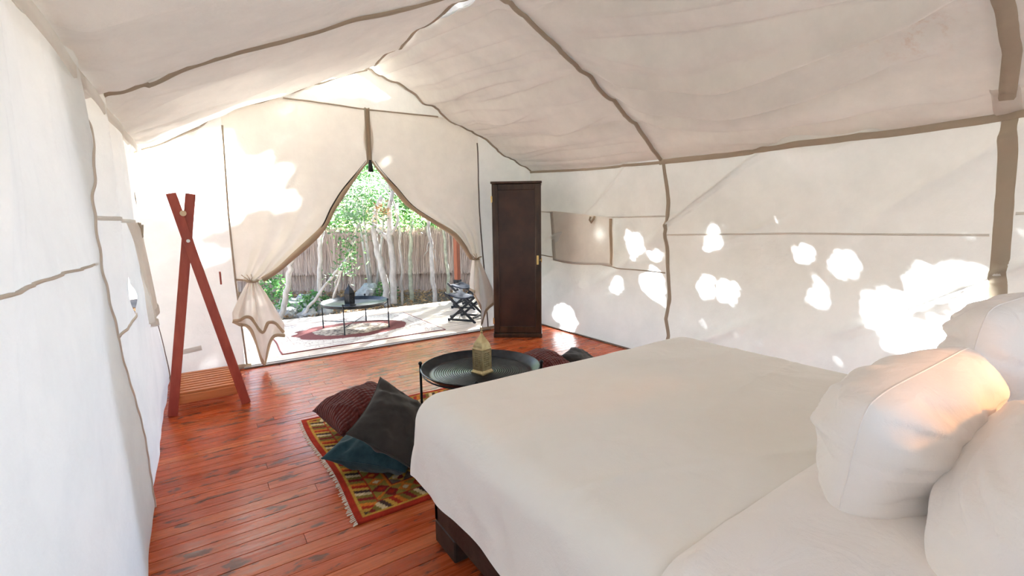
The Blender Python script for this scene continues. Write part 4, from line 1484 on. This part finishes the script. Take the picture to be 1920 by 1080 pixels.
o['kind'] = 'stuff'
c = fdir * (FD + 0.08) + ftan * -2.25
B().box((c.x, c.y, 0.5), (13.5, 0.05, 1.5), Matrix((ftan, fdir, Vector((0, 0, 1)))).transposed()).build('backing', M['reed_back'], fence)


def polytube(bld, pts, r0, r1, seg=7, sub=4, wob=0.02, seed=0):
    pts = [Vector(p) for p in pts]
    out = []
    for i in range(len(pts) - 1):
        for k in range(sub):
            out.append(pts[i].lerp(pts[i + 1], k / sub))
    out.append(pts[-1])
    n = len(out)
    g = random.Random(seed)
    for i in range(1, n - 1):
        out[i] = out[i] + Vector((g.uniform(-wob, wob), g.uniform(-wob, wob), 0))
    bld.tube(out, [r0 + (r1 - r0) * i / (n - 1) for i in range(n)], seg)


def sapling(label, D, trunk, r0, r1, branches=(), leaves=(), bark='bark', leaf='leaf', lsize=0.075, seed=0, group=None):
    base = at(trunk[0][0], trunk[0][1], D); base.z = GZ0 - 0.03
    t = thing('garden_tree', label, 'tree', tuple(base), group)
    b = B()
    pts = [base] + [at(x, y, D) for x, y in trunk[1:]]
    polytube(b, pts, r0, r1, seed=seed)
    b.build('trunk', M[bark], t, smooth=True)
    for i, (bp, ra, rb) in enumerate(branches):
        b = B(); polytube(b, [at(x, y, D + dd) for x, y, dd in bp], ra, rb, seed=seed + i + 1)
        b.build('branch', M[bark], t, smooth=True)
    if leaves:
        g = np.random.default_rng(seed + 50)
        C = []
        for (x, y, rx, ry, dd, n) in leaves:
            c0 = at(x, y, D + dd)
            k = D / FPX
            q = g.normal(size=(n, 3)) * 0.5
            C.append(np.array(c0) + np.outer(q[:, 0] * rx * k, np.array(ftan)) + np.outer(q[:, 1] * ry * k, (0, 0, 1)) + np.outer(q[:, 2] * 0.35, np.array(fdir)))
        leafcloud('foliage', np.concatenate(C), lsize, M[leaf], t, seed + 70)
    return t


sapling('slim pale trunk leaning right beside the left door curtain', 8.6, [(524, 600), (535, 560), (541, 520), (545, 490), (552, 430), (560, 380)], 0.055, 0.04, seed=1)
sapling('straight whitish trunk forking at its top, left of the outdoor table', 9.2, [(597, 596), (598, 540), (599, 500), (601, 455), (607, 420), (612, 380)], 0.055, 0.03, [([(600, 462, 0), (596, 435, 0), (590, 400, 0)], 0.03, 0.02)],
        [(650, 400, 60, 34, -0.3, 330), (610, 380, 60, 40, 0.2, 200)], seed=2, leaf='leaf_pale')
sapling('thin bent tree arching over from the rocks with a hanging leafy spray', 8.8, [(562, 605), (580, 575), (596, 553), (625, 515), (648, 488), (662, 455), (672, 420)], 0.032, 0.022, [([(648, 488, 0), (636, 520, 0), (624, 562, 0)], 0.022, 0.018), ([(640, 497, 0), (630, 530, 0.1), (622, 575, 0.1)], 0.016, 0.014)],
        [(655, 465, 22, 30, -0.2, 130), (652, 495, 22, 26, -0.3, 150), (660, 425, 50, 34, -0.2, 200), (618, 520, 14, 22, 0, 40)], seed=3)
sapling('large twisting twin-stemmed tree in the middle of the view with dead orange leaves', 9.9, [(727, 572), (724, 545), (716, 500), (706, 470), (700, 430), (703, 395), (716, 370)], 0.075, 0.05,
        [([(738, 570, 0), (737, 520, 0), (733, 460, 0), (728, 420, 0), (735, 360, 0), (728, 320, 0)], 0.075, 0.04), ([(706, 430, 0), (722, 442, 0), (731, 450, 0)], 0.05, 0.05), ([(735, 440, -0.1), (748, 410, -0.1), (738, 375, 0), (715, 345, 0)], 0.03, 0.015)],
        [(735, 375, 50, 34, 0.3, 200), (765, 408, 45, 26, 0.2, 240), (720, 335, 60, 40, 0.2, 350)], seed=4, leaf='leaf')
sapling('very thin pale stem right of the twin-stemmed tree', 10.2, [(754, 566), (753, 530), (752, 480), (748, 430), (745, 380)], 0.03, 0.02, seed=5)
sapling('greenish mossy trunk standing before the fence', 10.6, [(772, 562), (771, 530), (769, 490), (770, 450), (773, 400)], 0.05, 0.035, bark='bark_green', seed=6, leaves=[(770, 375, 50, 36, 0, 160)])
sapling('pale peeling trunk with drooping twigs near the right curtain', 10.2, [(816, 566), (813, 530), (810, 490), (806, 450), (803, 420), (800, 380)], 0.05, 0.035, [([(806, 452, 0), (800, 470, 0), (796, 480, 0)], 0.012, 0.006), ([(808, 455, 0), (815, 470, 0), (817, 490, 0)], 0.012, 0.006)], seed=7)
sapling('slender trunk just left of the red porch post', 10.6, [(843, 556), (840, 520), (837, 480), (834, 440), (830, 400)], 0.04, 0.03, bark='bark_green', seed=8)

# dead orange leaves on the twin tree as its own spray
g = np.random.default_rng(77)
c0 = np.array(at(718, 395, 9.6))
dl = leafcloud('dead_leaves', c0 + g.normal(size=(90, 3)) * np.array((0.16, 0.12, 0.07)), 0.10, M['leaf_dry'], bpy.data.objects['garden_tree.003'], 78)

# bushes behind and beside the fence


def bush(label, c, rad3, n, leaf, seed, lsize=0.11, name='leafy_bush', group=None, trunk=True):
    t = thing(name, label, 'bush', (c[0], c[1], GZ0), group)
    g = np.random.default_rng(seed)
    q = g.normal(size=(n, 3)); q /= np.linalg.norm(q, axis=1, keepdims=True); q *= g.uniform(0.45, 1.0, (n, 1)) ** 0.6
    q *= 1 + 0.25 * vnoise(q[:, :1] * 3 + q[:, 2:3] * 2, q[:, 1:2] * 3, seed)
    P = np.array(c) + q * np.array(rad3)
    P[:, 2] = np.maximum(P[:, 2], GZ0 + 0.05)
    leafcloud('foliage', P, lsize, M[leaf], t, seed + 1)
    if trunk:
        b = B()
        for i in range(3):
            a = i * 2.1
            b.tube([(c[0] + 0.05 * math.cos(a), c[1] + 0.05 * math.sin(a), GZ0 - 0.02), (c[0] + rad3[0] * 0.4 * math.cos(a), c[1] + rad3[1] * 0.4 * math.sin(a), c[2])], [0.04, 0.015], 6)
        b.build('stems', M['bark'], t, smooth=True)
    return t


def onfence(s, d, z): 
    p = fdir * (FD + d) + ftan * s
    return (p.x, p.y, z)


BL = ['dark green tree rising behind the fence at the left of the opening', 'bright green tree behind the fence, second from the left',
      'pale green tree filling the top of the opening behind the fence', 'dense green tree behind the fence right of the twin-stemmed tree', 'dark green tree behind the fence at the right of the opening']
for i, (s, d, z, r, lf) in enumerate([(-6.3, 1.5, 2.0, 1.5, 'leaf_dark'), (-4.7, 1.3, 2.4, 1.45, 'leaf'), (-3.3, 1.6, 2.9, 1.5, 'leaf_pale'), (-2.1, 1.2, 2.1, 1.3, 'leaf'), (-0.5, 1.6, 2.2, 1.6, 'leaf_dark')]):
    bush(BL[i], onfence(s, d, z), (r, r, r * 0.95), 5200, lf, 500 + i * 10, 0.15, name='background_tree')
bush('pale leafy branch mass hanging in front of the fence at the top of the opening', tuple(at(690, 375, 10.6)), (1.0, 0.6, 0.55), 1500, 'leaf_pale', 570, 0.10)
bush('low green shrub behind the left curtain tail', tuple(at(512, 560, 9.0)), (0.34, 0.3, 0.55), 700, 'leaf', 580, 0.10)
bush('small green shrub beside the rocks', tuple(at(588, 570, 9.3)), (0.3, 0.3, 0.26), 420, 'leaf', 590, 0.10)
bush('small green shrub at the foot of the twin-stemmed tree', tuple(at(722, 548, 10.4)), (0.3, 0.3, 0.24), 360, 'leaf', 600, 0.09)


def rock(label, c, r, seed, group=None):
    bm = bmesh.new()
    bmesh.ops.create_icosphere(bm, subdivisions=3, radius=1)
    for v in bm.verts:
        p = v.co
        f = 1 + 0.25 * float(vnoise(p.x * 1.7 + seed, p.y * 1.7 + p.z * 1.3, seed)) + 0.10 * float(vnoise(p.x * 4 + seed, p.z * 4 + p.y * 3, seed + 3))
        v.co = Vector((p.x * r[0] * f, p.y * r[1] * f, p.z * r[2] * f))
    me = bpy.data.meshes.new('rock'); bm.to_mesh(me); bm.free()
    o = link('rock', me, M['rock']); o.location = c
    return tag(o, label, 'rock', group)


p = at(690, 552, 10.4); rock('pale grey boulder behind the outdoor table', (p.x, p.y, -0.08), (0.26, 0.22, 0.26), 1)
STONES = [(538, 585, 9.0, 0.16, 'rounded grey stone close against the right side of the leaning left trunk'),
          (556, 578, 9.4, 0.22, 'largest grey stone in the middle of the rubble bed'),
          (575, 588, 8.9, 0.15, 'small grey stone at the deck edge below the bent tree'),
          (545, 566, 10.0, 0.20, 'broad grey stone at the back left of the rubble bed'),
          (566, 566, 10.2, 0.22, 'bulky grey stone at the back of the rubble bed near the fence foot'),
          (588, 580, 9.5, 0.14, 'small grey stone beside the foot of the straight whitish trunk'),
          (530, 570, 9.6, 0.17, 'grey stone half hidden behind the leaning left trunk'),
          (610, 590, 9.2, 0.12, 'smallest grey stone, right of the straight whitish trunk')]
for k, (x, y, D, sz, lb) in enumerate(STONES):
    p = at(x, y, D)
    rock(lb, (p.x, p.y, GZ0 + sz * 0.3), (sz * 1.2, sz, sz * 0.75), 20 + k, 'stones of the rubble bed')

# leaf litter and gravel on the garden ground
g = np.random.default_rng(90)
n = 6000
s = g.uniform(-8, 2, n); d = g.uniform(8.6, 12.0, n)
P = np.outer(d, np.array(fdir)) + np.outer(s, np.array(ftan)); P[:, 2] = GZ0 + 0.035 + g.uniform(-0.01, 0.03, n)
ll = leafcloud('leaf_litter', P, 0.09, M['leaf_dry'], None, 91)
tag(ll, 'dry brown fallen leaves scattered over the garden soil', 'leaves')

# ---- canvas fly sheet pitched above the tent, its overhang shades the upper walls
M['fly'] = canvas('fly_canvas', (0.60, 0.55, 0.48), (0.66, 0.62, 0.56), mix=0.45)
FX0, FX1, FZE, FZR = -1.15, 4.87, 2.22, 3.75


def fly(a, y):
    x = FX0 + (FX1 - FX0) * a
    d = np.abs(a - 0.5) * 2
    z = FZR - (FZR - FZE) * d + 0.03 * np.sin(y * 1.4) * d - 0.05 * np.sin(d * math.pi)
    z = z + 0.015 * fbm(a * 6, y * 1.2, 421)
    return x, y, z


ft = sheet('fly_sheet', fly, lin(0, 1, 80), lin(YB - 0.7, YF + 0.45, 90), M['fly'])
tag(ft, 'tan canvas fly sheet stretched above the tent roof', 'fly sheet')


# ---- unseen overhanging trees, crowns cut open where sun patches fall on the canvas
Sv = np.array(SUN)


def canopy(label, axis, plane, u0, u1, v0, v1, tmin, tmax, n, gaps, base, seed, thin=None, ls=0.13, zmin=-9.0):
    """leaves hang between the sun and a wall; where the crown is open the sun reaches the canvas.
    gaps: (u, v, ru, rv) ellipses on that wall that the open crown leaves lit"""
    g = np.random.default_rng(seed)
    u = g.uniform(u0, u1, n); v = g.uniform(v0, v1, n); t = g.uniform(tmin, tmax, n)
    keep = np.ones(n, bool)
    for (a, b2, ra, rb) in gaps:
        q = ((u - a) / (ra + 0.03)) ** 2 + ((v - b2) / (rb + 0.03)) ** 2
        q = q * (1 + 0.45 * vnoise(u * 9, v * 9, seed + 2))
        keep &= q > 1.0
    if thin is not None:
        keep &= thin(u, v, g)
    u, v, t = u[keep], v[keep], t[keep]
    t = np.maximum(t, (zmin + 1.2 * g.random(len(v)) - v) / SUN.z)
    if axis == 'x':
        W = np.stack([np.full_like(u, plane), u, v], 1)
    else:
        W = np.stack([u, np.full_like(u, plane), v], 1)
    P = W + np.outer(t, Sv)
    tr_ = thing('shade_tree', label, 'tree', (base[0], base[1], GZ0))
    leafcloud('foliage', P, ls, M['leaf_shade'], tr_, seed + 1)
    c = P.mean(0)
    b = B()
    polytube(b, [(base[0], base[1], GZ0 - 0.05), ((base[0] * 2 + c[0]) / 3, (base[1] * 2 + c[1]) / 3, c[2] * 0.45), (c[0], c[1], c[2] + 0.3)], 0.16, 0.07, seg=9, wob=0.05, seed=seed)
    b.build('trunk', M['bark'], tr_, smooth=True)
    return tr_


RG = [(3.66, 1.22, 0.10, 0.13), (3.36, 1.12, 0.09, 0.05), (3.36, 0.76, 0.14, 0.18), (3.9, 0.7, 0.09, 0.1), (4.86, 0.14, 0.22, 0.14), (2.7, 1.32, 0.07, 0.10), (1.83, 1.12, 0.05, 0.06), (2.72, 0.76, 0.06, 0.10), (2.48, 0.74, 0.09, 0.10),
      (1.70, 0.81, 0.06, 0.06), (1.55, 1.06, 0.10, 0.08), (1.28, 0.80, 0.13, 0.16), (1.10, 1.02, 0.09, 0.12), (0.90, 1.12, 0.10, 0.06), (1.02, 0.62, 0.16, 0.13), (0.82, 0.95, 0.08, 0.08), (1.14, 0.58, 0.15, 0.10), (0.86, 0.72, 0.10, 0.1), (4.12, 1.28, 0.05, 0.06)]
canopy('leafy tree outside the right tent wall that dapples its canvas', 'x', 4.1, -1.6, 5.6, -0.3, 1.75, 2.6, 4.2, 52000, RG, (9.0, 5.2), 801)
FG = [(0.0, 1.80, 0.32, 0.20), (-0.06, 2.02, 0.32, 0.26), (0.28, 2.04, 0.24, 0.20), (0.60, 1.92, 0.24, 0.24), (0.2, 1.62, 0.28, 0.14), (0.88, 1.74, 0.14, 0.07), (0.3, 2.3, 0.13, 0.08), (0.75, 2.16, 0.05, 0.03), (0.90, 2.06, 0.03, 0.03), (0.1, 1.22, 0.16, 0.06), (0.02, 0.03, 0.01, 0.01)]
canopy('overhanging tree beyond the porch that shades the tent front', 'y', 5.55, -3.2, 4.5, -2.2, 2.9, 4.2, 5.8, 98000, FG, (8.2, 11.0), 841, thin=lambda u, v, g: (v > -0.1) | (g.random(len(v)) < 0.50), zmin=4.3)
canopy('added unseen tall tree whose crown shades the tent roof from the sun', 'x', 4.1, -3.0, 10.6, 1.9, 7.4, 3.6, 6.0, 40000, [], (10.5, 1.5), 871, ls=0.24, thin=lambda u, v, g: (u < 7.3) | (v > 6.45))  # unseen crown added to keep sun off the fly and roof
canopy('added unseen broad tree whose crown keeps the ground beside the tent in shade', 'x', 4.1, -2.5, 8.5, -4.6, -0.2, 4.0, 5.0, 15000, [], (11.5, 6.0), 891, ls=0.24, zmin=4.4)  # unseen crown added to stop sunlit soil bouncing light onto the wall
